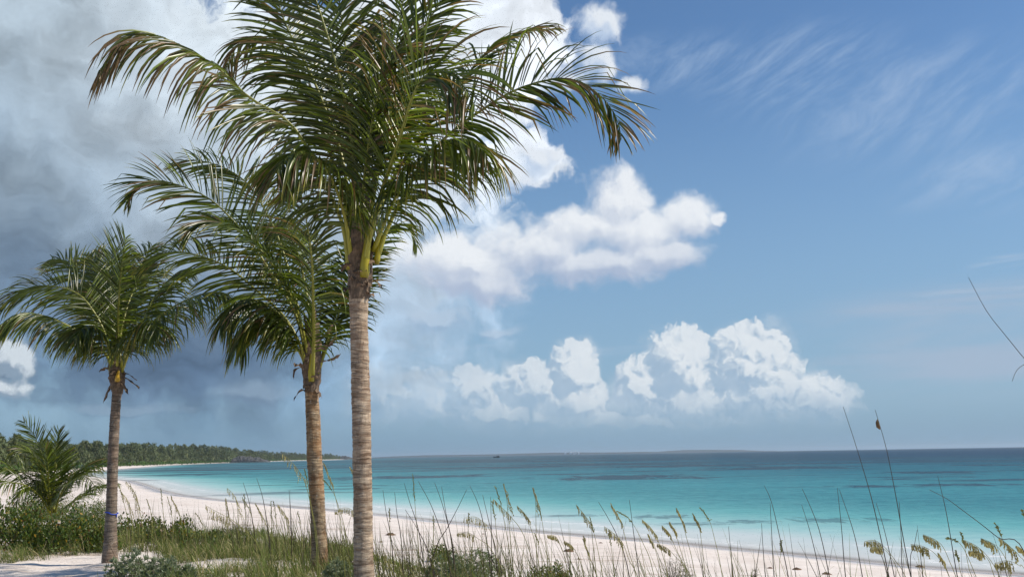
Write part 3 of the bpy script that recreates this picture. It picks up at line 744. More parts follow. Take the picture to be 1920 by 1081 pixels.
def barkmat(name, light, dark, rust, rustamt):
    mt, q, out = mat_new(name)
    co = q.n('ShaderNodeTexCoord').outputs['Object']
    sc = q.n('ShaderNodeAttribute', attribute_name='Col').outputs['Color']
    wv = q.v('ADD', co, q.v('SCALE', q.v('SUBTRACT', q.noise(co, 3.0, 3, 0.5, 0, True), (0.5, 0.5, 0.5)), scale=0.11))
    rn = q.noise(q.v('MULTIPLY', wv, (3.5, 3.5, 21)), 1.0, 7, 0.72)
    r2 = q.noise(q.v('MULTIPLY', wv, (5, 5, 75)), 1.0, 4, 0.6)
    cr = q.noise(q.v('MULTIPLY', co, (48, 48, 5)), 1.0, 4, 0.6)
    c = q.mix(q.step(rn, 0.34, 0.64), dark, light)
    c = q.mix(q.m('MULTIPLY', q.step(r2, 0.50, 0.62), q.step(q.noise(q.v('MULTIPLY', co, (3, 3, 1.8)), 1.0, 3), 0.38, 0.62, 0.15, 0.8)), c, tuple(x * 0.35 for x in dark[:3]) + (1,))
    c = q.mix(q.m('MULTIPLY', q.step(q.noise(q.v('MULTIPLY', co, (3, 3, 1.6)), 1, 5, 0.65), 0.44, 0.58), rustamt), c, rust)
    c = q.mix(q.m('MULTIPLY', q.step(cr, 0.55, 0.66), 0.5), c, tuple(x * 0.5 for x in dark[:3]) + (1,))
    c = q.mix(q.m('MULTIPLY', q.step(q.noise(co, 14, 4, 0.6), 0.60, 0.70), 0.35), c, (0.50, 0.46, 0.40, 1))
    c = q.mix(1.0, c, sc, 'MULTIPLY')
    bmp = q.n('ShaderNodeBump'); bmp.inputs['Distance'].default_value = 0.02; bmp.inputs['Strength'].default_value = 0.9
    q.put(bmp.inputs['Height'], q.m('ADD', q.m('ADD', rn, q.m('MULTIPLY', r2, 0.6)), q.m('MULTIPLY', cr, 0.25)))
    principled(q, out, Base_Color=c, Roughness=0.85, Normal=bmp.outputs[0])
    return mt
M_BARK = barkmat('pale_palm_bark', (0.57, 0.455, 0.335, 1), (0.21, 0.145, 0.095, 1), (0.19, 0.095, 0.045, 1), 0.35)
M_BARK2 = barkmat('rusty_palm_bark', (0.46, 0.35, 0.22, 1), (0.12, 0.075, 0.042, 1), (0.25, 0.12, 0.04, 1), 0.6)
M_BARK3 = barkmat('dark_palm_bark', (0.30, 0.235, 0.175, 1), (0.09, 0.07, 0.055, 1), (0.17, 0.09, 0.05, 1), 0.3)

def trunk(root, ctrl, Y, mat, ring=0.055):
    """ctrl: (px, py, width in px) from the foot up"""
    pts = [at_y(c[0], c[1], Y) for c in ctrl]
    rads = [c[2] / 2 * Y / F * 1.0 for c in ctrl]
    # carry the foot into the ground
    f0 = pts[0].copy(); g = lz(f0.x, Y); 
    if f0.z > g - 0.15: pts = [Vector((f0.x + (f0.x - pts[1].x) * 0.02, Y, g - 0.2))] + pts; rads = [rads[0] * 1.12] + rads
    n = int((pts[-1].z - pts[0].z) / 0.0125)
    P_, ln = spline(pts, n)
    hs = np.array([p.z for p in P_]); rr_ = np.interp(hs, [p.z for p in pts], rads)
    # leaf-scar rings of uneven height, each with a sharp upper lip
    ph = np.zeros(n); s = 0.0; i = 0; amp = np.zeros(n); shade = np.ones(n)
    while s < hs[-1] - hs[0] + .2:
        w = ring * rng.uniform(0.6, 1.5); msk = (hs - hs[0] >= s) & (hs - hs[0] < s + w)
        ph[msk] = (hs[msk] - hs[0] - s) / w; amp[msk] = rng.uniform(0.3, 1.0); shade[msk] = rng.uniform(0.82, 1.12); s += w
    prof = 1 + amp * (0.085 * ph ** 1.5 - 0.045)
    K = 30; th = np.linspace(0, 2 * np.pi, K, endpoint=False)
    TH, HH = np.meshgrid(th, hs - hs[0])
    nz = fbm(TH.ravel() * 2.2 + 5, HH.ravel() * 9, 4, 4).reshape(TH.shape) + 0.5 * fbm(np.cos(TH).ravel() * 1.5 + 9, HH.ravel() * 2.0 + np.sin(TH).ravel() * 1.5, 3, 8).reshape(TH.shape)
    rfull = (rr_ * prof)[:, None] * (1 + 0.14 * (nz - 0.7))
    tilt = 0.012 * np.sin(TH + HH * 1.3)            # scars slope round the trunk
    cx = np.array([p.x for p in P_])[:, None]; cy = np.array([p.y for p in P_])[:, None]
    X = cx + np.cos(TH) * rfull; Yy = cy + np.sin(TH) * rfull; Z = hs[:, None] + tilt
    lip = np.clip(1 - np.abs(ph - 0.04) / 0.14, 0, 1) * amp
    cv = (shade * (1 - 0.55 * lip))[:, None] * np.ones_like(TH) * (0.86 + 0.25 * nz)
    v = np.stack([X, Yy, Z], -1).reshape(-1, 3) - np.array(root.location)
    i_, j_ = np.meshgrid(np.arange(n - 1), np.arange(K), indexing='ij')
    f = np.stack([i_ * K + j_, i_ * K + (j_ + 1) % K, (i_ + 1) * K + (j_ + 1) % K, (i_ + 1) * K + j_], -1).reshape(-1, 4)
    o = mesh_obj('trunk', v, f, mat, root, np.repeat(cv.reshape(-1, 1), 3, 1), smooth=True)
    return o, pts[-1], rads[-1]

def sheath(root, pts, rads, flaps, yellow=0.0, name='fibre_sheath'):
    """the brown fibrous neck under the fronds, with torn flaps standing off it"""
    P_, ln = spline(pts, 40); K = 18; vs = []; cs = []
    for i, p in enumerate(P_):
        t = i / 39; r = float(np.interp(t, np.linspace(0, 1, len(rads)), rads))
        for j in range(K):
            a = 2 * math.pi * j / K
            b = 1 + 0.55 * (float(fbm(np.array([j * 0.9 + 3]), np.array([t * 14.0]), 4, 6)[0]) - 0.45) + 0.05 * math.sin(3 * a + 5 * t)
            vs.append((p.x + math.cos(a) * r * b, p.y + math.sin(a) * r * b, p.z))
            g = rng.uniform(0.6, 1.3); cs.append((0.16 * g, 0.115 * g, 0.08 * g))
    fs = [(i * K + j, i * K + (j + 1) % K, (i + 1) * K + (j + 1) % K, (i + 1) * K + j) for i in range(39) for j in range(K)]
    mb = MB(); mb.add(vs, fs, cs); mb.build(name, M_FIBRE, root, False, root.location)
    for (t, a, L, w, e0, de) in flaps:
        L *= 1.35; w *= 1.25
        p = P_[int(t * 39)]; r = float(np.interp(t, np.linspace(0, 1, len(rads)), rads)) * 0.9
        a = math.radians(a); o_ = Vector((math.sin(a), -math.cos(a), 0)); sd_ = Vector((math.cos(a), math.sin(a), 0))
        c0 = p + o_ * r; e = math.radians(e0); mb = MB(); vs = []; cs = []
        for i in range(7):
            u = i / 6; ww = w * (1 - u * 0.55) * (1 + 0.15 * rng.normal()) * (0.35 if i == 6 else 1)
            for s_ in (-1, -0.4, 0.3, 1):
                vs.append(tuple(c0 + sd_ * (s_ * ww / 2) + o_ * (-0.35 * ww * abs(s_)) + Vector((0, 0, rng.normal(0, 0.006 + 0.02 * u)))))
                g = rng.uniform(0.6, 1.4); cs.append((0.19 * g, 0.135 * g, 0.095 * g))
            c0 = c0 + (o_ * math.cos(e) + Vector((0, 0, math.sin(e)))) * (L / 6); e += math.radians(de) / 6
        fs = [(i * 4 + j, i * 4 + j + 1, i * 4 + 5 + j, i * 4 + 4 + j) for i in range(6) for j in range(3)]
        mb.add(vs, fs, cs); mb.build('torn_husk', M_FIBRE, root, True, root.location)

def stub(root, px, py, Y, px2, py2, r, col=(0.31, 0.27, 0.014)):
    """broad yellow foot of a frond clasping the neck"""
    a = at_y(px, py, Y); b = at_y(px2, py2, Y); P_, _ = spline([a, a.lerp(b, .5) + Vector((0, -0.02, 0)), b], 9)
    mb = MB(); mb.tube(P_, [r * 0.62, r * .72, r * .70, r * .62, r * .54, r * .47, r * .40, r * .35, r * .3], [tuple(c * g for c in col) for g in (0.7, 1, 1.1, 1.1, 1, 1, 1, .95, .9)], 10)
    mb.build('petiole_foot', M_RACHIS, root, True, root.location)

# ---- tallest palm, in front
Y3 = 13.6
b3 = at_y(682, 1108, Y3); g3 = lz(b3.x, Y3)
palm3 = empty('palm_tree', (b3.x, Y3, g3))
tag(palm3, 'tallest coconut palm, rising past the top of the picture, with pale ringed trunk', 'palm tree', 'tall coconut palms on the dune')
tr3 = [(683, 1104, 39), (681.5, 1040, 36), (680, 940, 35), (679, 860, 35), (677, 760, 35), (674.5, 660, 35), (673, 600, 34), (672.5, 545, 37), (673, 515, 38)]
trunk(palm3, tr3, Y3, M_BARK)
n3 = [at_y(673, 562, Y3), at_y(674, 520, Y3), at_y(675, 470, Y3), at_y(676, 410, Y3), at_y(677, 345, Y3)]
sheath(palm3, n3, [0.135, 0.17, 0.18, 0.155, 0.12], [(0.62, -50, .3, .14, 70, 40), (0.7, 45, .3, .13, 75, 30), (0.55, 10, .2, .13, 60, -60), (0.28, -45, .14, .15, 50, -100), (0.3, 50, .14, .14, 40, -110), (0.22, 5, .12, .16, 40, -90), (0.38, -75, .2, .12, 60, 40), (0.14, 55, .10, .12, 10, -80), (0.85, -60, .3, .1, 80, 20), (0.42, -30, .22, .15, 70, 30), (0.5, 60, .26, .14, 50, 40), (0.35, 100, .14, .12, 20, 60), (0.6, -80, .25, .10, 60, 60), (0.3, -100, .10, .10, 10, -60),
      (0.65, 20, .3, .10, 75, 30), (0.12, 20, .09, .12, 30, -50), (0.10, -60, .08, .10, 30, -60), (0.06, 70, .08, .09, 10, -60), (0.2, 90, .16, .09, -10, -60), (0.75, -20, .3, .09, 80, 20),
      (0.45, 85, .22, .11, 30, 90), (0.16, -20, .08, .14, 40, -80), (0.22, 30, .09, .12, 40, -80), (0.8, 70, .3, .1, 70, 30), (0.05, 110, .07, .05, 20, 0)])
stub(palm3, 683, 520, Y3 - 0.15, 690, 430, 0.095)
stub(palm3, 657, 505, Y3 - 0.06, 652, 440, 0.075)
stub(palm3, 706, 495, Y3 - 0.05, 716, 430, 0.06)
F3 = [  # control pixels, end depth, options
    ([(655, 505), (642, 420), (612, 350), (575, 275), (537, 225), (467, 183), (420, 137), (360, 97), (303, 70), (258, 62), (222, 92), (188, 132)], 12.2, dict(face=.15, droop=1.9, dry=.6, Lm=1.15, wind=.22, messy=.5)),
    ([(668, 430), (662, 283), (650, 205), (633, 130), (597, 14), (570, -60), (530, -160)], 13.2, dict(face=.95, droop=.42, dry=.10, Lm=1.0)),
    ([(664, 440), (640, 290), (608, 200), (583, 140), (534, 42), (505, -50), (470, -90)], 14.6, dict(face=.5, droop=.8, dry=.1, Lm=.95)),
    ([(660, 430), (630, 320), (580, 190), (540, 115), (500, 72), (460, 75), (436, 100), (423, 135)], 15.2, dict(face=.3, droop=1.5, dry=.3, Lm=.95, messy=.3)),
    ([(690, 430), (715, 290), (745, 155), (780, 77), (829, 0), (870, -60)], 13.0, dict(face=.75, droop=.75, dry=.08, Lm=.95)),
    ([(692, 430), (745, 320), (810, 225), (865, 155), (900, 112), (935, 84), (990, 60), (1040, 56)], 15.4, dict(face=.12, droop=.9, dry=.25, Lm=.8, messy=.3)),
    ([(705, 490), (730, 420), (790, 310), (850, 245), (903, 207), (950, 177), (1000, 157), (1047, 148), (1093, 157), (1133, 187), (1158, 227), (1165, 262)], 12.9, dict(face=.80, droop=.75, dry=.30, Lm=1.02, wind=-.02, messy=.4, yel=.25)),
    ([(684, 520), (690, 460), (705, 400), (720, 345), (738, 295), (757, 235), (773, 183), (797, 143), (835, 136), (868, 160), (890, 198)], 11.2, dict(face=.75, droop=1.0, dry=.30, Lm=1.12, r0=.036, yel=.45, messy=.25, tone=1.1, wind=-.05, bare=.18)),
    ([(700, 470), (728, 400), (770, 320), (825, 270), (875, 262), (912, 290)], 11.8, dict(face=.2, droop=2.2, dry=.2, Lm=1.1, messy=.3, wind=.0)),
    ([(660, 490), (645, 400), (620, 330), (585, 290), (545, 290), (518, 325)], 11.6, dict(face=.15, droop=2.0, dry=.25, Lm=1.0, messy=.3, yel=.3)),
    ([(685, 430), (712, 280), (735, 150), (750, 40), (768, -60), (800, -120)], 14.6, dict(face=.6, droop=.6, dry=.1, Lm=1.0)),
    ([(672, 430), (668, 300), (655, 150), (640, 30), (625, -80)], 15.6, dict(face=.8, droop=.4, dry=.1, Lm=1.0, tone=.85)),
    ([(675, 440), (684, 330), (698, 230), (716, 150), (742, 100), (775, 90)], 12.2, dict(face=.6, droop=1.2, dry=.4, Lm=.85, messy=.4, yel=.3)),
]
for c_, Y_, kw in F3: frond(palm3, P3(c_, Y3 - 0.05, Y_), n=84, **kw)
c3_ = at_y(676, 425, Y3)
for (a_, e_l, l_, cu) in [(10, 74, 4.0, 60)]:
    wild(palm3, c3_, a_, e_l, l_, cu, face=.1, droop=1.1, dry=.15, Lm=.85, n=80)

# ---- middle palm
Y2 = 18.0
b2 = at_y(598, 1035, Y2); palm2 = empty('palm_tree', (b2.x, Y2, lz(b2.x, Y2)))
tag(palm2, 'middle coconut palm with rusty brown trunk, fronds blown left behind the tallest palm', 'palm tree', 'tall coconut palms on the dune')
trunk(palm2, [(599, 1040, 31), (597.5, 1000, 28), (594, 930, 28), (590, 860, 28), (587.5, 800, 27), (585, 745, 25), (584, 728, 25)], Y2, M_BARK2, 0.06)
n2 = [at_y(584, 735, Y2), at_y(584, 700, Y2), at_y(585, 660, Y2), at_y(586, 605, Y2)]
sheath(palm2, n2, [0.125, 0.175, 0.17, 0.12], [(0.3, -50, .2, .16, 60, -60), (0.2, 30, .16, .16, 40, -90), (0.6, 50, .26, .16, 70, 30), (0.1, -20, .12, .14, 20, -80), (0.75, 95, .30, .24, 25, 60), (0.6, 80, .30, .2, 10, 60), (0.45, 95, .3, .16, 0, 50), (0.05, -80, .2, .10, 0, -90), (0.35, -100, .26, .08, 30, -170), (0.7, -80, .2, .14, 40, -120),
      (0.9, 20, .3, .12, 80, 10), (0.5, -20, .2, .15, 60, 40), (0.05, 60, .14, .1, -10, -90), (0.85, -40, .3, .1, 70, 20)])
stub(palm2, 583, 715, Y2 - .12, 586, 640, 0.085, (0.38, 0.33, 0.02))
F2 = [
    ([(576, 700), (568, 640), (550, 580), (493, 487), (447, 425), (400, 378), (350, 352), (293, 338), (255, 350), (238, 378)], 17.0, dict(face=.75, droop=.45, dry=.12, Lm=1.0, wind=.2)),
    ([(580, 690), (555, 560), (527, 460), (500, 400), (465, 345), (415, 312), (360, 300), (325, 308)], 19.6, dict(face=.6, droop=.5, dry=.05, Lm=.95, wind=.3)),
    ([(575, 700), (560, 640), (530, 590), (480, 543), (433, 505), (387, 483), (333, 472), (290, 480), (270, 500)], 18.6, dict(face=.6, droop=.9, dry=.05, Lm=.95, wind=.2)),
    ([(585, 722), (588, 640), (587, 560), (584, 480), (572, 400), (555, 350)], 15.9, dict(face=.6, droop=1.5, dry=.12, Lm=1.0, r0=.034, messy=.3, bare=.18)),
    ([(595, 700), (620, 630), (645, 560), (665, 500), (690, 470)], 18.5, dict(face=.5, droop=1.0, dry=.05, Lm=.9)),
    ([(578, 695), (560, 640), (525, 590), (480, 562), (440, 570), (415, 610)], 16.8, dict(face=.2, droop=2.0, dry=.06, Lm=1.0, messy=.3, bare=.18)),
    ([(598, 690), (625, 600), (665, 510), (705, 450), (745, 420), (770, 432), (782, 465)], 19.6, dict(face=.6, droop=.8, dry=.08, Lm=.68, yel=.4, tone=1.1, wind=.0)),
    ([(577, 695), (562, 660), (535, 620), (500, 595), (462, 610), (445, 650)], 17.4, dict(face=.2, droop=2.0, dry=.05, Lm=.95, messy=.3, bare=.18)),
    ([(582, 690), (560, 590), (520, 510), (470, 450), (420, 420), (380, 420), (345, 450)], 16.4, dict(face=.4, droop=.8, dry=.08, Lm=.95)),
]
for c_, Y_, kw in F2: frond(palm2, P3(c_, Y2 - 0.05, Y_), n=80, **kw)
c2_ = at_y(586, 650, Y2)
for (a_, e_l, l_, cu) in [(-30, 72, 4.4, 60)]:
    wild(palm2, c2_, a_, e_l, l_, cu, face=.15, droop=1.1, dry=.05, Lm=.9, n=76)

# ---- thin palm on the left
Y1 = 20.5
b1 = at_y(207, 1042, Y1); palm1 = empty('palm_tree', (b1.x, Y1, lz(b1.x, Y1)))
tag(palm1, 'shortest tall coconut palm, left, with thin dark trunk and round full crown', 'palm tree', 'tall coconut palms on the dune')
trunk(palm1, [(206, 1044, 29), (207, 1010, 23), (209, 950, 20), (211, 880, 19), (214, 810, 18), (218, 750, 17), (220, 733, 17)], Y1, M_BARK3, 0.06)
n1 = [at_y(220, 738, Y1), at_y(219, 715, Y1), at_y(218.5, 690, Y1), at_y(219, 655, Y1)]
sheath(palm1, n1, [0.10, 0.16, 0.15, 0.09], [(0.4, 80, .34, .09, -20, -30), (0.3, 70, .24, .08, -50, -20), (0.25, -80, .3, .14, -60, -30), (0.5, -90, .2, .16, 60, -120), (0.7, -60, .2, .12, 60, 40), (0.6, 70, .2, .12, 50, 30),
      (0.8, 10, .35, .1, 80, 10), (0.45, 0, .16, .14, 30, -70), (0.5, 90, .26, .1, -10, -50)])
stub(palm1, 220, 715, Y1 - .15, 223, 694, 0.075, (0.50, 0.30, 0.02))
F1 = [
    ([(211, 700), (203, 672), (190, 654), (168, 634), (141, 617), (110, 602), (84, 592), (42, 587), (2, 609)], 19.2, dict(face=.2, droop=1.9, dry=.08, Lm=.95, yel=.3, tone=1.1, bare=.16)),
    ([(214, 690), (195, 620), (162, 565), (135, 545), (105, 537), (63, 537), (30, 552), (8, 570)], 20.4, dict(face=.6, droop=.9, dry=.03, Lm=.95)),
    ([(216, 680), (205, 600), (180, 545), (155, 515), (127, 490), (100, 486)], 22.4, dict(face=.8, droop=.5, dry=.03, Lm=.9)),
    ([(219, 700), (220, 675), (221, 620), (223, 562), (228, 505), (236, 446)], 18.4, dict(face=.9, droop=.5, dry=.03, Lm=.95, yel=.3, bare=.16)),
    ([(224, 685), (242, 650), (260, 618), (278, 580), (295, 548), (330, 513), (350, 505)], 21.2, dict(face=.15, droop=1.4, dry=.03, Lm=.85)),
    ([(227, 698), (240, 665), (260, 633), (290, 600), (323, 576), (366, 555), (405, 548), (432, 562)], 19.4, dict(face=.25, droop=1.8, dry=.05, Lm=.98, tone=1.05, bare=.16)),
    ([(222, 680), (240, 580), (258, 510), (285, 462)], 22.6, dict(face=.7, droop=.6, dry=.03, Lm=.9)),
    ([(216, 680), (205, 590), (192, 530), (175, 480)], 22.0, dict(face=.8, droop=.5, dry=.03, Lm=.9)),
    ([(226, 690), (238, 650), (255, 615), (280, 600), (300, 625)], 18.6, dict(face=.2, droop=2.0, dry=.03, Lm=.9, messy=.3, bare=.18)),
    ([(213, 690), (203, 650), (185, 620), (160, 612), (140, 635)], 18.8, dict(face=.2, droop=2.0, dry=.03, Lm=.9, messy=.3, bare=.18)),
    ([(218, 680), (213, 600), (207, 530), (212, 475)], 21.6, dict(face=.85, droop=.5, dry=.03, Lm=.9)),
]
for c_, Y_, kw in F1: frond(palm1, P3(c_, Y1 - 0.03, Y_), n=80, wd=.034, **kw)
c1_ = at_y(219, 668, Y1)
for (a_, e_l, l_, cu) in [(0, 74, 3.2, 60)]:
    wild(palm1, c1_, a_, e_l, l_, cu, face=.15, droop=1.1, dry=.03, Lm=.8, n=66, wd=.034)
# blue cord round its trunk
mt, q, out = mat_new('blue_cord'); principled(q, out, Base_Color=(0.02, 0.06, 0.42, 1), Roughness=0.5)
cpt = at_y(209.3, 962, Y1); rc = 22.5 / 2 * Y1 / F
mb = MB(); pts = [(cpt.x + math.cos(a) * rc, Y1 + math.sin(a) * rc, cpt.z + 0.012 * math.sin(a * 2) + (0.02 if math.cos(a) < 0 else 0)) for a in np.linspace(0, 2 * math.pi, 25)]
mb.tube(pts, 0.011, (0, 0, 1), 6, False)
mb.tube([(cpt.x + rc * .97, Y1 - rc * .35, cpt.z + 0.005), (cpt.x + rc * 1.0, Y1 - rc * .4, cpt.z - 0.03), (cpt.x + rc * .98, Y1 - rc * .45, cpt.z - 0.075)], 0.010, (0, 0, 1), 6)
tag(mb.build('cord', mt), 'blue cord tied round the thin dark trunk of the left palm', 'cord')

# ---- young trunkless palm at the left edge
Yy_ = 27.0
b0 = at_y(100, 945, Yy_); palm0 = empty('young_palm', (b0.x, Yy_, lz(b0.x, Yy_)))
tag(palm0, 'young trunkless coconut palm behind the shrubs at the left edge, fronds fanning from the ground', 'palm tree')
F0 = [
    ([(98, 960), (90, 900), (78, 850), (62, 812), (44, 790)], 26.6, dict(face=.75, droop=.2, wind=.5, yel=.4)),
    ([(100, 960), (102, 900), (104, 850), (110, 806)], 27.2, dict(face=.6, droop=.15, wind=-.1, yel=.3)),
    ([(96, 960), (82, 900), (62, 855), (38, 842), (20, 857)], 26.0, dict(face=.35, droop=.9, wind=.4, yel=.3)),
    ([(103, 960), (115, 920), (135, 895), (160, 876), (205, 866)], 26.4, dict(face=.3, droop=.9, yel=.3, wind=-.1)),
    ([(103, 960), (112, 930), (130, 905), (155, 892), (172, 902), (181, 921)], 25.2, dict(face=.4, droop=1.2, yel=.35, wind=-.1)),
    ([(96, 960), (78, 920), (50, 890), (15, 878), (-25, 885)], 25.8, dict(face=.6, droop=.8, yel=.25)),
    ([(96, 965), (75, 930), (45, 908), (10, 905), (-20, 915)], 25.0, dict(face=.5, droop=1.0, yel=.25)),
    ([(105, 965), (130, 945), (160, 925), (190, 912), (215, 908)], 25.2, dict(face=.3, droop=1.2, yel=.5, tone=1.3)),
    ([(99, 960), (92, 910), (90, 870), (84, 835)], 26.0, dict(face=.8, droop=.2, wind=.3, yel=.2)),
    ([(100, 960), (108, 905), (118, 865), (122, 850)], 27.8, dict(face=.8, droop=.3, wind=.3, yel=.2)),
]
for c_, Y_, kw in F0: frond(palm0, P3(c_, Yy_ - 0.03, Y_), n=46, Lm=.60, wd=.034, bare=.12, r0=.022, dry=.03, **kw)
for (a_, e_l, l_, cu) in [(20, 60, 2.0, 70), (-60, 40, 1.9, 90)]:
    wild(palm0, (b0.x, Yy_, b0.z + .05), a_, e_l, l_, cu, face=.3, droop=.8, dry=.03, Lm=.55, n=44, wd=.032, bare=.12, r0=.02)
# ------------------------------------------------------------------ dune plants
def leaf_quads(c, D, Wd, L, w, col, tip=None, segs=((0, .25), (.45, 1.0), (.8, .7), (1.0, .08)), bend=0.0):
    """many small leaves at once: c start, D direction, Wd width direction"""
    n = len(c); rows = []; cr = []
    upv = np.cross(D, Wd)
    for s, ww in segs:
        p = c + D * (L * s)[:, None] + np.array((0, 0, -1.0)) * (bend * L * s * s)[:, None] if np.ndim(bend) else c + D * (L * s)[:, None] + np.array((0, 0, -bend)) * (L * s * s)[:, None]
        hw = (w * ww * .5)[:, None]
        rows.append(np.stack([p - Wd * hw, p + Wd * hw], 1)); 
        cc = col if tip is None else col * (1 - s) + tip * s
        cr.append(np.stack([cc, cc], 1))
    A = np.stack(rows, 1); Cc = np.stack(cr, 1); ns = len(segs)
    bi = np.arange(n)[:, None] * ns * 2 + np.arange(ns - 1)[None, :] * 2
    f = np.stack([bi, bi + 1, bi + 3, bi + 2], -1).reshape(-1, 4)
    return A.reshape(-1, 3), f, Cc.reshape(-1, 3)
def rdir(n, zmin=-0.2):
    v = rng.normal(0, 1, (n, 3)); v = nrm(v); v[:, 2] = np.abs(v[:, 2]) * 1.0 + zmin * rng.random(n); return nrm(v)
def join(parts):
    vs, fs, cs, o = [], [], [], 0
    for v, f, c in parts: vs.append(v); fs.append(f + o); cs.append(c); o += len(v)
    return np.vstack(vs), np.vstack(fs), np.vstack(cs)

def shrub(px, py, wpx, hpx, kind, label, name='dune_shrub', Y=None, n=None, seed=0):
    """py = foot in the picture; size given in picture pixels at that distance"""
    g = on_ground(px, py) if Y is None else Vector((at_y(px, py, Y).x, Y, 0))
    g.z = lz(g.x, g.y); s = g.y / F
    w, h = wpx * s, hpx * s; org = np.array(g)
    area = w * h
    if kind == 'green':
        n = n or int(1500 * area + 500)
        # lumps: several domes of different height
        k_ = 9; lc = np.stack([rng.uniform(-.42, .42, k_) * w, rng.uniform(-.3, .3, k_) * w, np.zeros(k_)], 1); lr = rng.uniform(.16, .30, k_) * w; lh = rng.uniform(.55, 1.0, k_) * h
        q_ = rng.integers(0, k_, n); d = rdir(n, -.1); rad = rng.random(n) ** .28
        c = lc[q_] + d * np.stack([lr[q_], lr[q_], lh[q_]], 1) * rad[:, None]
        c[:, 2] = np.maximum(c[:, 2], 0.02)
        D = nrm(d * .8 + rng.normal(0, .55, (n, 3)) + np.array((0, 0, .45))); Wd = nrm(np.cross(D, rng.normal(0, 1, (n, 3))))
        L = rng.uniform(.045, .085, n); wd_ = L * rng.uniform(.45, .6, n)
        r_ = rng.random(n)[:, None]; gg = rng.uniform(.7, 1.35, n)[:, None]
        col = np.where(r_ < .72, np.array((.065, .105, .020)), np.where(r_ < .93, np.array((.15, .155, .022)), np.where(r_ < .975, np.array((.28, .17, .02)), np.array((.16, .08, .035))))) * gg
        parts = [leaf_quads(c, D, Wd, L, wd_, col)]
        stc = (.10, .075, .05)
    elif kind == 'silver':
        m_ = int(90 * area / .25 + 60)
        d = rdir(m_, -.1); rc = d * np.array((w / 2, w / 2.4, h)) * (rng.random(m_) ** .3)[:, None]
        rc[:, 2] = np.maximum(rc[:, 2] * (0.75 + .5 * vnoise(rc[:, 0] * 6, rc[:, 1] * 6, 3)), .03)
        per = 17; c = np.repeat(rc, per, 0); n = len(c)
        ax = np.repeat(nrm(d * .6 + np.array((0, 0, .9))), per, 0)
        D = nrm(ax * .75 + rng.normal(0, .5, (n, 3))); Wd = nrm(np.cross(D, rng.normal(0, 1, (n, 3))))
        L = rng.uniform(.05, .085, n); wd_ = rng.uniform(.011, .017, n)
        gg = rng.uniform(.75, 1.3, n)[:, None]; col = np.array((.21, .245, .17)) * gg
        parts = [leaf_quads(c, D, Wd, L, wd_, col)]
        stc = (.13, .10, .07)
    elif kind == 'wiry':
        n = int(500 * area + 250)
        d = rdir(n, 0); c = d * np.array((w / 2, w / 2.4, h)) * (rng.random(n) ** .6)[:, None] * .8
        D = nrm(d + rng.normal(0, .7, (n, 3))); Wd = nrm(np.cross(D, rng.normal(0, 1, (n, 3))))
        L = rng.uniform(.10, .26, n); wd_ = rng.uniform(.005, .009, n); r_ = rng.random(n)[:, None]
        col = np.where(r_ < .55, np.array((.075, .085, .035)), np.array((.11, .085, .065))) * rng.uniform(.7, 1.3, n)[:, None]
        parts = [leaf_quads(c, D, Wd, L, wd_, col, segs=((0, .8), (.5, 1), (1, .2)), bend=.25)]
        stc = (.09, .07, .05)
    o = empty(name, g); tag(o, label, 'shrub')
    v, f, c = join(parts); mesh_obj('foliage', v, f, M_BUSH, o, c)
    mb = MB()
    for i in range(12):
        a = rng.uniform(0, 6.28); r_ = rng.uniform(.1, .38) * w; e = Vector((math.cos(a) * r_, math.sin(a) * r_ * .7, h * rng.uniform(.4, .8)))
        mb.tube([(0, 0, -.05), tuple(e * .5 + Vector((0, 0, -.04))), tuple(e)], [.012, .008, .003], stc, 5)
    mb.build('stem', M_DRY, o)
    return o
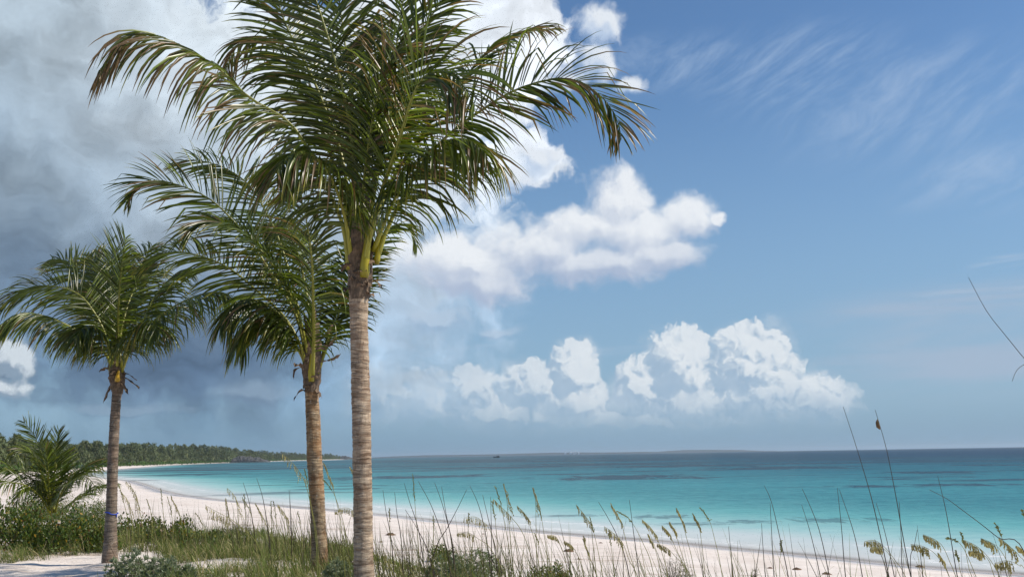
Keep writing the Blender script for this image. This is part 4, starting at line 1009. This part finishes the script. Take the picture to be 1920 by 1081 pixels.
SH = [
    (25, 1030, 130, 100, 'green', 'dense glossy green shrub with yellowing leaves, cut by the left edge of the picture'),
    (100, 1032, 130, 92, 'green', 'dense glossy green shrub in front of the young palm, above the bare white sand'),
    (172, 1034, 90, 70, 'green', 'glossy green shrub touching the left side of the thin dark palm trunk'),
    (70, 975, 150, 52, 'green', 'taller-standing shrub just below the young palm fronds, with orange leaves on top'),
    (160, 985, 100, 48, 'green', 'shrub between the young palm and the thin dark palm trunk'),
    (250, 1012, 95, 48, 'green', 'green shrub just right of the thin dark palm trunk'),
    (305, 1018, 90, 50, 'green', 'low mixed green shrub midway between the thin dark trunk and the wiry bush'),
    (365, 1028, 85, 36, 'green', 'low bright green shrub at the edge of the small white sand patch'),
    (430, 1030, 90, 26, 'green', 'flat sprawling green shrub left of the rusty brown trunk'),
    (345, 1004, 70, 46, 'wiry', 'dark wiry half-dead bush standing against the white beach'),
    (440, 1006, 100, 26, 'wiry', 'low dark wiry bush sprawling on sand left of the middle palm'),
    (145, 1010, 55, 52, 'silver', 'small silver-grey shrub half hidden among the glossy green shrubs'),
    (245, 1092, 100, 52, 'silver', 'broad silver-grey shrub at the foot of the thin dark palm'),
    (305, 1094, 80, 44, 'silver', 'silver-grey shrub beside the small white sand patch'),
    (352, 1092, 30, 26, 'silver', 'tiny silver-grey tuft on the small white sand patch'),
    (640, 1100, 70, 44, 'silver', 'low silver-grey shrub just left of the tallest palm trunk'),
    (845, 1104, 110, 54, 'silver', 'spreading silver-grey shrub along the bottom edge, right of the tallest palm'),
    (895, 1080, 100, 46, 'silver', 'rounded dark silver-green shrub with upright rosettes, right of the tallest palm'),
    (832, 1052, 52, 34, 'green', 'small bright green broad-leaved shrub against the sand right of the tallest palm'),
    (1022, 1092, 60, 40, 'green', 'small broad-leaved green shrub at the bottom edge near the picture centre'),
    (1052, 1098, 40, 30, 'green', 'smallest broad-leaved green shrub, at the bottom edge right of the centre one'),
    (1268, 1100, 80, 66, 'wiry', 'dry wiry bush among the sea oats, right of the picture centre'),
    (1415, 1102, 20, 40, 'wiry', 'small dry brown wiry tuft on the beach edge at the bottom right'),
]
for a_ in SH: shrub(*a_[:4], a_[4], a_[5], name={'green': 'green_shrub', 'silver': 'silver_shrub', 'wiry': 'wiry_bush'}[a_[4]])

# ---- grass over the dune: too many blades to count
sandy = []
for (px, py, rx, ry) in [(50, 1088, 175, 46), (395, 1066, 95, 13), (430, 1060, 60, 8)]:
    c_ = on_ground(px, py); e1 = on_ground(px + rx, py); e2 = on_ground(px, py - ry); sandy.append((c_.x, c_.y, abs(e1.x - c_.x), abs(e2.y - c_.y) + .3))
def bare(x, y):
    b = np.zeros(x.shape, bool)
    for cx, cy, ax, ay in sandy: b |= ((x - cx) / ax) ** 2 + ((y - cy) / ay) ** 2 < 1
    return b
nt_ = 6500
tx = rng.uniform(-17, 12, nt_ * 4); ty = rng.uniform(8.5, 36, nt_ * 4)
ok = (ty < np.interp(tx, EDX, EDY) + rng.normal(0, 0.8, len(tx)) - 0.3) & ~bare(tx, ty) & (np.abs(tx) < ty * 0.62)
cov = fbm(tx * .5 + 7, ty * .5, 3, 41)
ok &= (cov > np.where(np.abs(tx + 2) < 3.5, 0.20, 0.40))
tx, ty = tx[ok][:nt_], ty[ok][:nt_]
tz = land_z(tx, ty); per = rng.integers(10, 26, len(tx))
X0 = np.repeat(np.stack([tx, ty, tz], 1), per, 0); n = len(X0)
rt_ = np.repeat(rng.uniform(.03, .12, len(tx)), per)[:, None]
X0 = X0 + rng.normal(0, 1, (n, 3)) * rt_ * np.array((1, 1, 0))
Hh = np.repeat(rng.uniform(.13, .38, len(tx)) * (0.8 + .6 * (tx < -3)), per) * rng.uniform(.5, 1.2, n)
D = nrm(rng.normal(0, .36, (n, 3)) * np.array((1, 1, 0)) + np.array((-.14, 0, 1.0)))
Wd = nrm(np.cross(D, rng.normal(0, 1, (n, 3))))
tone_ = np.repeat(rng.uniform(.75, 1.25, len(tx)), per)[:, None]
r_ = rng.random(n)[:, None]; dryt = np.repeat(fbm(tx * 1.3, ty * 1.3, 2, 77), per)[:, None]
col = np.where(r_ < .70 - .6 * (dryt - .4), np.array((.110, .142, .042)), np.array((.34, .29, .18))) * tone_ * rng.uniform(.7, 1.3, (n, 1))
v, f, c = leaf_quads(X0 - D * .02, D, Wd, Hh, rng.uniform(.006, .011, n), col * .8, col * 1.25, segs=((0, .7), (.35, 1), (.7, .8), (1, .1)), bend=rng.uniform(.05, .55, n))
gob = mesh_obj('dune_grass', v, f, M_GRASS, cols=c)
tag(gob, 'thin green and straw coloured grass covering the dune between the palms', 'grass', kind='stuff')
print('grass blades', n)

# thin leaning stalks that nobody could count
ns_ = 1400
px_ = np.concatenate([rng.uniform(210, 520, 220), rng.uniform(520, 1010, 660), rng.uniform(1010, 1420, 340), rng.uniform(1420, 1930, 180)])
yy_ = np.interp(px_, [200, 450, 700, 1000, 1200, 1420, 1930], [23, 21, 16.5, 14, 13, 11, 8.5]) + rng.normal(0, 1.2, ns_)
xx_ = np.array([at_y(p, 900, y).x for p, y in zip(px_, yy_)]); zz_ = land_z(xx_, yy_)
n = ns_; Hh = rng.uniform(.5, 1.3, n); D = nrm(np.stack([rng.normal(-.16, .2, n), rng.normal(0, .15, n), np.ones(n)], 1)); Wd = nrm(np.cross(D, np.array((0, -1.0, 0.1))[None] + rng.normal(0, .2, (n, 3))))
rc_ = rng.random((n, 1)); col = np.where(rc_ < .35, np.array((.15, .17, .055)), np.where(rc_ < .65, np.array((.30, .26, .14)), np.array((.11, .09, .07)))) * rng.uniform(.5, 1.2, (n, 1))
v, f, c = leaf_quads(np.stack([xx_, yy_, zz_], 1), D, Wd, Hh, rng.uniform(.006, .010, n), col, segs=((0, 1), (.25, .95), (.5, .85), (.75, .6), (1, .15)), bend=rng.uniform(-.05, .3, n))
sob = mesh_obj('dry_grass', v, f, M_GRASS, cols=c)
tag(sob, 'sparse fine stalks and dry blades rising among the sea oats', 'grass', kind='stuff')

# ---- sea oats and bare stalks, each a thing of its own
def place(tip, Y): return at_y(tip[0], tip[1], Y)
def stalk_curve(px, Y):
    pts = [at_y(a, b, Y + 0.12 * i) for i, (a, b) in enumerate(px)]
    e, d = pts[-1], (pts[-1] - pts[-2]).normalized() if len(pts) > 1 else Vector((0.1, 0, -1))
    if d.z > -0.5: d = Vector((0.25 * (1 if d.x > 0 else -1), 0, -1)).normalized()
    g = lz(e.x, e.y); dist = max((e.z - g) / max(-d.z, .3), 0.02)
    foot = e + Vector((d.x * dist * .5, 0, 0)); foot.z = lz(foot.x, foot.y) - .03
    if e.z > g + .08: pts.append(foot)
    else: pts[-1].z = min(pts[-1].z, g - .02)
    return pts[::-1]
def oat(px, Y, typ, hl, tone=1.0, heavy=1.0):
    """px: tip first, then down the stalk; hl: seed head length in picture pixels"""
    pts = stalk_curve(px, Y); P_, ln = spline(pts, 44)
    foot = P_[0].copy(); o = empty('sea_oats' if typ != 'N' else 'bare_stalk', foot)
    rb = (0.00044 * Y + .0014) * (1.35 if typ == 'N' else 1.0)
    dark = typ == 'N'
    c0 = np.array((.060, .048, .038)) if dark else np.array((.17, .19, .055)); c1 = np.array((.075, .062, .05)) if dark else np.array((.28, .25, .09))
    mb = MB(); mb.tube(P_, [rb * (1 - .75 * i / 43) for i in range(44)], [tuple((c0 * (1 - i / 43) + c1 * i / 43) * tone) for i in range(44)], 5)
    mb.build('stem', M_DRY, o, True, foot)
    if dark: 
        return o, P_
    # long leaves from the foot
    nb = 3; cc = np.tile(np.array(foot)[None], (nb, 1)); D = nrm(np.stack([rng.normal(-.1, .3, nb), rng.normal(0, .2, nb), np.ones(nb)], 1))
    v, f, c = leaf_quads(cc, D, nrm(np.cross(D, rng.normal(0, 1, (nb, 3)))), rng.uniform(.3, .6, nb) * min(ln, 1.2), np.full(nb, .009), np.tile(np.array((.11, .15, .035))[None], (nb, 1)), segs=((0, .7), (.3, 1), (.6, .8), (.85, .5), (1, .1)), bend=rng.uniform(.1, .5, nb))
    mesh_obj('blade', v - np.array(foot), f, M_GRASS, o, c)
    hm = hl * Y / F; s = 0; i0 = 43
    while i0 > 1 and s < hm: s += (P_[i0] - P_[i0 - 1]).length; i0 -= 1
    parts = []; mb = MB()
    nbr = 15 if typ == 'H' else 20; sp_c, sp_d, sp_l = [], [], []
    for b in range(nbr):
        t = b / (nbr - 1); fi = i0 + (43 - i0) * t; i = min(int(fi), 42); p = P_[i].lerp(P_[i + 1], fi - i); T = (P_[i + 1] - P_[i]).normalized()
        if typ == 'H':
            bl = hm * (.30 - .16 * t) * rng.uniform(.8, 1.15) * heavy
            sd_ = Vector((rng.normal() * .12, rng.normal() * .25, 0)); d = (T * .35 + sd_ * .45 + Vector((.25, 0, -.35))).normalized(); dr = .9
        else:
            bl = hm * (.15 - .06 * t) * rng.uniform(.6, 1.2) * heavy
            d = (T * 1.2 + Vector((rng.normal() * .3, rng.normal() * .3, 0))).normalized(); dr = .25
        q_ = p.copy(); k = 4; path = [q_.copy()]
        for j in range(k):
            d = (d + Vector((0, 0, -dr * (j + 1) / k))).normalized(); q_ = q_ + d * (bl / k); path.append(q_.copy())
            for r in range(2 if typ == 'H' else 1):
                sp_c.append(tuple(q_ - d * .004)); dd = (d + Vector((rng.normal() * .35, rng.normal() * .25, -.35 if typ == 'H' else .1))).normalized(); sp_d.append(tuple(dd)); sp_l.append(rng.uniform(.018, .026) * (1 if typ == 'H' else .8) * (0.75 + Y / 40))
        mb.tube(path, .0011 + .00009 * Y, (.20 * tone, .18 * tone, .07 * tone), 3)
    cc = np.array(sp_c); D = np.array(sp_d); n = len(cc); L_ = np.array(sp_l)
    Wd = nrm(np.cross(D, rng.normal(0, 1, (n, 3))))
    hc = (np.array((.42, .365, .19)) if typ == 'H' else np.array((.26, .27, .10))) * tone
    col = hc * rng.uniform(.7, 1.35, (n, 1))
    v, f, c = leaf_quads(cc, D, Wd, L_, L_ * .52, col, segs=((0, .3), (.35, 1), (.7, .85), (1, .1)))
    v2, f2, c2 = leaf_quads(cc, D, nrm(np.cross(D, Wd)), L_, L_ * .22, col * .85, segs=((0, .3), (.35, 1), (.7, .85), (1, .1)))
    V_, F_, C_ = join([(v, f, c), (v2, f2, c2), (np.array(mb.v), np.array([x for x in mb.f if len(x) == 4]), np.array(mb.c))])
    mesh_obj('seed_head', V_ - np.array(foot), F_, M_DRY, o, C_)
    return o, P_
OATS = [  # pixels tip -> foot, distance, type, head length
    ([(221, 906), (228, 925), (240, 979)], 22, 'T', 40), ([(236, 901), (250, 925), (260, 973)], 22, 'H', 55), ([(226, 920), (240, 940), (248, 985)], 21.5, 'H', 45), ([(243, 905), (256, 935), (266, 980)], 22.5, 'T', 40),
    ([(275, 936), (282, 955), (285, 985)], 22, 'T', 22), ([(301, 917), (305, 950), (308, 990)], 22, 'T', 30), ([(314, 932), (320, 955), (324, 990)], 21.5, 'T', 34), ([(320, 928), (327, 945), (338, 968)], 22, 'H', 32),
    ([(368, 962), (376, 975), (384, 996)], 20, 'T', 30), ([(385, 946), (400, 955), (432, 972), (455, 990), (480, 1015)], 18.5, 'H', 52), ([(393, 966), (412, 967), (432, 975), (448, 1000)], 18.8, 'H', 40),
    ([(422, 933), (424, 955), (427, 1000)], 20, 'H', 36), ([(426, 914), (440, 930), (446, 960), (447, 1000)], 19.5, 'H', 56), ([(455, 935), (468, 955), (478, 1000)], 19, 'T', 30), ([(458, 927), (460, 960), (462, 1005)], 20, 'T', 30),
    ([(478, 942), (488, 960), (500, 985), (508, 1010)], 19, 'H', 36), ([(508, 941), (509, 970), (510, 1010)], 19.5, 'T', 32), ([(513, 940), (517, 965), (520, 1010)], 19, 'T', 32), ([(521, 945), (534, 965), (540, 1005)], 18.5, 'H', 36), ([(558, 960), (563, 980), (566, 1015)], 18.5, 'T', 26),
    ([(530, 850), (555, 875), (572, 905), (582, 945), (592, 1010)], 16.0, 'H', 62), ([(571, 881), (577, 905), (584, 950), (594, 1005)], 16.2, 'T', 30), ([(606, 866), (614, 888), (626, 920), (640, 990)], 15.8, 'H', 42), ([(607, 899), (620, 915), (632, 940), (648, 1000)], 15.6, 'T', 30),
    ([(656, 874), (664, 890), (672, 930), (690, 1010)], 15, 'H', 34), ([(629, 957), (648, 951), (668, 962), (690, 1000)], 14.6, 'H', 40),
    ([(774, 893), (777, 930), (780, 970), (784, 1020)], 15, 'T', 44), ([(730, 953), (731, 985), (732, 1030)], 15, 'T', 26), ([(813, 968), (813, 1000), (812, 1035)], 15, 'T', 26),
    ([(858, 998), (876, 997), (895, 1008), (925, 1035)], 13.6, 'H', 36), ([(871, 970), (890, 968), (905, 977), (917, 990), (930, 1030)], 13.6, 'H', 54), ([(879, 963), (878, 990), (884, 1040)], 14, 'T', 26),
    ([(925, 935), (940, 950), (958, 968), (985, 1010)], 14, 'H', 50), ([(929, 913), (938, 940), (948, 990), (956, 1040)], 14, 'T', 40), ([(943, 906), (950, 935), (955, 990), (960, 1043)], 14.4, 'H', 48), ([(923, 941), (928, 970), (934, 1040)], 14.6, 'T', 36),
    ([(969, 947), (984, 962), (992, 980), (1006, 1030)], 14, 'H', 42), ([(998, 913), (1004, 940), (1005, 980), (1006, 1043)], 14, 'H', 44), ([(1007, 948), (1014, 965), (1020, 1000), (1026, 1045)], 14, 'T', 34),
    ([(1003, 1000), (1010, 1020), (1016, 1045)], 13.6, 'T', 26), ([(1026, 1002), (1040, 1004), (1048, 1015), (1060, 1050)], 13.4, 'H', 26), ([(1058, 1013), (1071, 1021), (1080, 1035), (1090, 1060)], 13, 'H', 28),
    ([(1080, 945), (1098, 967), (1108, 985), (1112, 1020), (1118, 1075)], 12.6, 'H', 56), ([(1093, 1003), (1096, 1020), (1105, 1043), (1118, 1075)], 12.6, 'H', 46), ([(1107, 972), (1114, 1000), (1122, 1035), (1130, 1080)], 12.6, 'T', 30),
    ([(1144, 942), (1156, 963), (1168, 990), (1178, 1030), (1192, 1078)], 12, 'H', 46), ([(1159, 958), (1178, 970), (1192, 990), (1206, 1018), (1222, 1060)], 12, 'T', 40), ([(1133, 986), (1150, 998), (1168, 1018), (1180, 1050), (1196, 1082)], 11.8, 'H', 56),
    ([(1142, 1000), (1146, 1025), (1150, 1060)], 12.2, 'T', 26), ([(1204, 973), (1220, 988), (1232, 1008), (1244, 1045), (1252, 1078)], 11.6, 'H', 46), ([(1214, 1000), (1224, 1020), (1234, 1050)], 11.8, 'H', 28), ([(1232, 1018), (1250, 1026), (1268, 1044), (1290, 1075)], 11.4, 'H', 36),
    ([(1241, 984), (1254, 998), (1266, 1025), (1284, 1070)], 11.4, 'H', 34), ([(1254, 977), (1264, 992), (1276, 1030), (1288, 1075)], 11.2, 'H', 34), ([(1267, 951), (1278, 975), (1288, 1010), (1300, 1060)], 11, 'H', 44), ([(1298, 961), (1310, 985), (1316, 1020), (1322, 1075)], 11, 'H', 36),
    ([(1314, 952), (1330, 975), (1340, 1010), (1352, 1065)], 11, 'T', 38),
    ([(1464, 1014), (1464, 1035), (1462, 1075)], 9.6, 'T', 30), ([(1621, 1014), (1640, 1012), (1660, 1026), (1680, 1052), (1700, 1085)], 8.6, 'H', 52), ([(1632, 1026), (1652, 1026), (1668, 1040), (1690, 1085)], 8.5, 'H', 36),
    ([(1708, 1019), (1730, 1023), (1752, 1036), (1770, 1060), (1784, 1090)], 8.2, 'H', 54), ([(1731, 1001), (1752, 1010), (1768, 1024), (1782, 1055), (1796, 1090)], 8.0, 'H', 54), ([(1728, 1030), (1733, 1048), (1738, 1085)], 8.4, 'T', 26), ([(1758, 1035), (1768, 1050), (1782, 1085)], 8.2, 'H', 36),
    ([(1775, 1007), (1792, 1012), (1806, 1026), (1822, 1060), (1834, 1090)], 8, 'T', 46), ([(1802, 998), (1808, 1020), (1816, 1060), (1826, 1090)], 8, 'T', 40), ([(1807, 1011), (1830, 1022), (1850, 1040), (1870, 1070), (1880, 1095)], 7.8, 'H', 62), ([(1816, 1031), (1836, 1034), (1854, 1050), (1868, 1090)], 7.8, 'H', 46),
    ([(1839, 1008), (1858, 1016), (1874, 1028), (1892, 1060), (1900, 1095)], 7.6, 'H', 50), ([(1865, 980), (1876, 1000), (1884, 1030), (1894, 1085)], 7.6, 'T', 46), ([(1873, 1006), (1892, 1022), (1912, 1042), (1935, 1080)], 7.4, 'H', 70), ([(1865, 1055), (1888, 1050), (1912, 1060), (1935, 1085)], 7.4, 'H', 62),
    ([(1905, 1022), (1920, 1032), (1935, 1060), (1945, 1090)], 7.4, 'H', 40), ([(1917, 956), (1926, 985), (1934, 1030), (1944, 1090)], 7.4, 'T', 40), ([(1792, 1032), (1798, 1055), (1806, 1088)], 8, 'T', 30),
]
BARE = [
    ([(1581, 762), (1605, 835), (1633, 929), (1652, 1010), (1668, 1085)], 6.6), ([(1641, 768), (1662, 841), (1681, 936), (1694, 1010), (1709, 1085)], 6.4), ([(1433, 909), (1447, 942), (1463, 1010), (1479, 1085)], 9), ([(1444, 942), (1447, 1000), (1452, 1085)], 9.2),
    ([(1428, 980), (1431, 1030), (1436, 1085)], 9.4), ([(1504, 915), (1522, 955), (1538, 1000), (1556, 1085)], 8.8), ([(1503, 945), (1520, 1000), (1539, 1085)], 9), ([(1570, 914), (1578, 990), (1586, 1085)], 8.4), ([(1574, 917), (1602, 1002), (1618, 1085)], 8.2),
    ([(1758, 891), (1770, 940), (1779, 986), (1796, 1085)], 7.4), ([(1742, 917), (1775, 934), (1804, 955), (1840, 982), (1873, 1008), (1925, 1046)], 6.8), ([(1643, 942), (1660, 1000), (1678, 1085)], 7.8), ([(1720, 992), (1714, 1025), (1708, 1070)], 7.6), ([(1686, 940), (1690, 1010), (1694, 1085)], 7.4),
    ([(1816, 520), (1850, 583), (1885, 628), (1920, 672), (1965, 735)], 5.6), ([(1898, 714), (1903, 700), (1912, 688), (1930, 682), (1955, 700), (1985, 760)], 5.6),
    ([(1180, 936), (1187, 990), (1199, 1082)], 11.4), ([(1366, 986), (1370, 1030), (1375, 1080)], 10.4), ([(784, 901), (809, 948), (834, 1017), (842, 1050)], 15), ([(875, 917), (858, 952), (838, 990), (818, 1025)], 14.6), ([(881, 910), (895, 940), (905, 975), (916, 1035)], 14.2),
    ([(815, 904), (828, 940), (842, 990), (850, 1030)], 14.8), ([(481, 895), (492, 930), (500, 975), (506, 1024)], 18.5), ([(456, 904), (468, 945), (478, 1010)], 19), ([(758, 905), (768, 940), (786, 1000)], 15), ([(828, 912), (836, 960), (848, 1025)], 14.6),
    ([(740, 922), (744, 960), (752, 1010)], 15.4), ([(718, 918), (724, 960), (734, 1015)], 15.4), ([(905, 927), (915, 970), (928, 1030)], 14.2), ([(760, 955), (782, 990), (805, 1040)], 15), ([(1122, 940), (1140, 970), (1160, 1010), (1176, 1060)], 12.2), ([(542, 918), (545, 970), (547, 1020)], 18.2),
    ([(920, 930), (921, 980), (922, 1040)], 14.3), ([(1640, 1010), (1660, 1060), (1668, 1088)], 7.8),
]
LM = [(210, 'the thin dark trunk'), (590, 'the rusty middle trunk'), (678, 'the tallest trunk'), (1180, 'the lone tall centre stalk'), (1460, 'the two close bare stalks')]
ORD = ['first', 'second', 'third', 'fourth', 'fifth', 'sixth', 'seventh', 'eighth', 'ninth', 'tenth', 'eleventh', 'twelfth', 'thirteenth', 'fourteenth', 'fifteenth', 'sixteenth', 'seventeenth', 'eighteenth', 'nineteenth', 'twentieth', 'twenty-first', 'twenty-second', 'twenty-third', 'twenty-fourth']
def zone(x):
    z = 0
    for i, (lx, nm) in enumerate(LM):
        if x > lx: z = i
    return z
cnt = {}
for px, Y, typ, hl in sorted(OATS, key=lambda a: a[0][0][0]):
    o, _ = oat(px, Y, typ, hl, rng.uniform(.85, 1.15))
    z = zone(px[0][0]); kx = (z, typ); cnt[kx] = cnt.get(kx, 0) + 1
    look = 'drooping tan sea oats' if typ == 'H' else 'narrow upright pale green sea oats'
    tag(o, f'{look}, {ORD[cnt[kx] - 1]} such right of {LM[z][1]}', 'sea oats', 'sea oats on the dune')
cnt = {}
special = {(1581, 762): 'very tall dark bare stalk crossing the horizon, left of the nearly parallel taller-knobbed one', (1641, 768): 'very tall dark bare stalk with a small brown bud near its tip',
           (1816, 520): 'dark bare stalk slanting across the sky at the right edge', (1898, 714): 'short curled dry stalk end hooking in from the right edge against the sky', (1742, 917): 'long bare stalk arching down to the right across the sea',
           (875, 917): 'bare stalk leaning right, crossing its neighbours right of the tallest palm'}
for px, Y in sorted(BARE, key=lambda a: a[0][0][0]):
    o, P_ = oat(px, Y, 'N', 0, rng.uniform(.8, 1.2))
    if px[0] == (1641, 768):
        mb = MB(); p = P_[41]; mb.tube([p + Vector((-.012, 0, .035)), p + Vector((-.014, 0, .015)), p + Vector((-.010, 0, -.012)), p + Vector((0, 0, -.03))], [.002, .011, .013, .003], (.14, .09, .05), 7); mb.build('bud', M_DRY, o, True, o.location)
    z = zone(px[0][0]); cnt[z] = cnt.get(z, 0) + 1
    tag(o, special.get(px[0], f'thin dark bare stalk, {ORD[cnt[z] - 1]} bare one right of {LM[z][1]}'), 'grass stalk', 'bare stalks on the dune')

# green broad-bladed shoots
def shoot(px, py, Y, hpx, label, n=7):
    p = at_y(px, py, Y); g = Vector((p.x, Y, lz(p.x, Y))); h = p.z - g.z + hpx * Y / F
    D = nrm(np.stack([rng.normal(-.05, .30, n), rng.normal(0, .25, n), np.ones(n)], 1)); Wd = nrm(np.cross(D, rng.normal(0, 1, (n, 3))))
    col = np.array((.15, .21, .035)) * rng.uniform(.8, 1.2, (n, 1))
    v, f, c = leaf_quads(np.tile(np.array((0, 0, -.02))[None], (n, 1)), D, Wd, h * rng.uniform(.6, 1.1, n), np.full(n, .020), col, segs=((0, .6), (.2, .9), (.4, 1), (.6, .9), (.8, .6), (1, .05)), bend=rng.uniform(.0, .5, n))
    o = mesh_obj('grass_shoot', v, f, M_GRASS, cols=c); o.location = g
    tag(o, label, 'grass', 'bright green grass shoots')
shoot(1216, 1035, 11.6, 20, 'bright green bladed shoot above the dry wiry bush, right of the centre')
shoot(1080, 1062, 12.6, 10, 'bright green bladed shoot low at the bottom edge, near the smallest green shrub')
shoot(1390, 1060, 10.6, 14, 'bright green bladed shoot at the bottom edge below the sea, right part')
shoot(1650, 1030, 8.6, 10, 'bright green bladed shoot between the two very tall bare stalks')

# ---- seaweed clumps drying on the beach
mt, q, out = mat_new('dry_seaweed'); M_WEED = mt
co = q.n('ShaderNodeTexCoord').outputs['Object']
principled(q, out, Base_Color=q.ramp(q.noise(co, 8, 5, .7), [(.3, (.06, .035, .02, 1)), (.7, (.24, .14, .08, 1))]), Roughness=.9)
WEED = [(732, 1003, 22, 'biggest dry seaweed clump, on the beach just right of the tallest trunk'), (714, 1016, 10, 'small seaweed scrap just below the biggest clump'), (1066, 1033, 20, 'flat seaweed clump on the sand beside the drooping sea oats, centre'),
        (1126, 1018, 10, 'small seaweed scrap near the waterline, right of centre'), (1085, 1049, 14, 'thin seaweed scrap on the sand right of the flat clump'), (1444, 1065, 12, 'round brown seaweed clump left of the larger dark one, bottom right'),
        (1494, 1068, 20, 'dark broad seaweed clump on the sand at the bottom right'), (1547, 1043, 14, 'orange-brown seaweed clump by the waterline between bare stalks'), (1588, 1047, 9, 'small orange seaweed lump by the waterline, next to a bare stalk'),
        (1725, 1063, 18, 'long flat seaweed strand on the wet sand at the right'), (1550, 1076, 18, 'seaweed clump at the very bottom edge, lower right'), (906, 1001, 8, 'tiny seaweed scrap right of the drooping oat heads'),
        (270, 952, 5, 'tiny dark seaweed lump on the far sand, right of the thin dark trunk'), (255, 957, 6, 'tiny flat seaweed scrap beside the sea oats near the thin dark trunk'), (820, 1023, 8, 'little seaweed scrap beside the small bright green shrub')]
for (px, py, w, lab) in WEED:
    g = on_ground(px, py); s = g.length / F; n_ = 26
    vs = []; fs = []
    wm = w * s; 
    for i in range(7):
        for j in range(n_):
            a = 2 * math.pi * j / n_; r = (i / 6); rn_ = 1 + .5 * (float(fbm(np.array([math.cos(a) * 2 + px]), np.array([math.sin(a) * 2]), 3, 5)[0]) - .45)
            z = (1 - r ** 2) * .16 * wm * (0.6 + 1.0 * rng.random()) - (.02 if i == 6 else 0)
            vs.append((math.cos(a) * r * wm / 2 * rn_ + rng.normal(0, .01), math.sin(a) * r * wm * .6 * rn_, z))
    fs = [(i * n_ + j, i * n_ + (j + 1) % n_, (i + 1) * n_ + (j + 1) % n_, (i + 1) * n_ + j)[::-1] for i in range(6) for j in range(n_)]
    o = mesh_obj('seaweed_clump', vs, fs, M_WEED); o.location = g
    tag(o, lab, 'seaweed', 'dry seaweed on the beach')

# ---- the sea air
mt = bpy.data.materials.new('sea_air'); mt.use_nodes = True; q = NT(mt.node_tree); out = q.n('ShaderNodeOutputMaterial')
pv = q.n('ShaderNodeVolumePrincipled'); pv.inputs['Color'].default_value = (0.72, 0.86, 1.0, 1); pv.inputs['Density'].default_value = HAZE; pv.inputs['Anisotropy'].default_value = 0.2
q.t.links.new(pv.outputs[0], out.inputs['Volume'])
Rb = 20500
vs, fs = boxm(0, 0, -6, 2 * Rb, 2 * Rb, 66)
hz = mesh_obj('haze', vs, fs, mt); tag(hz, kind='stuff'); hz['label'] = 'thin pale haze over the sea'
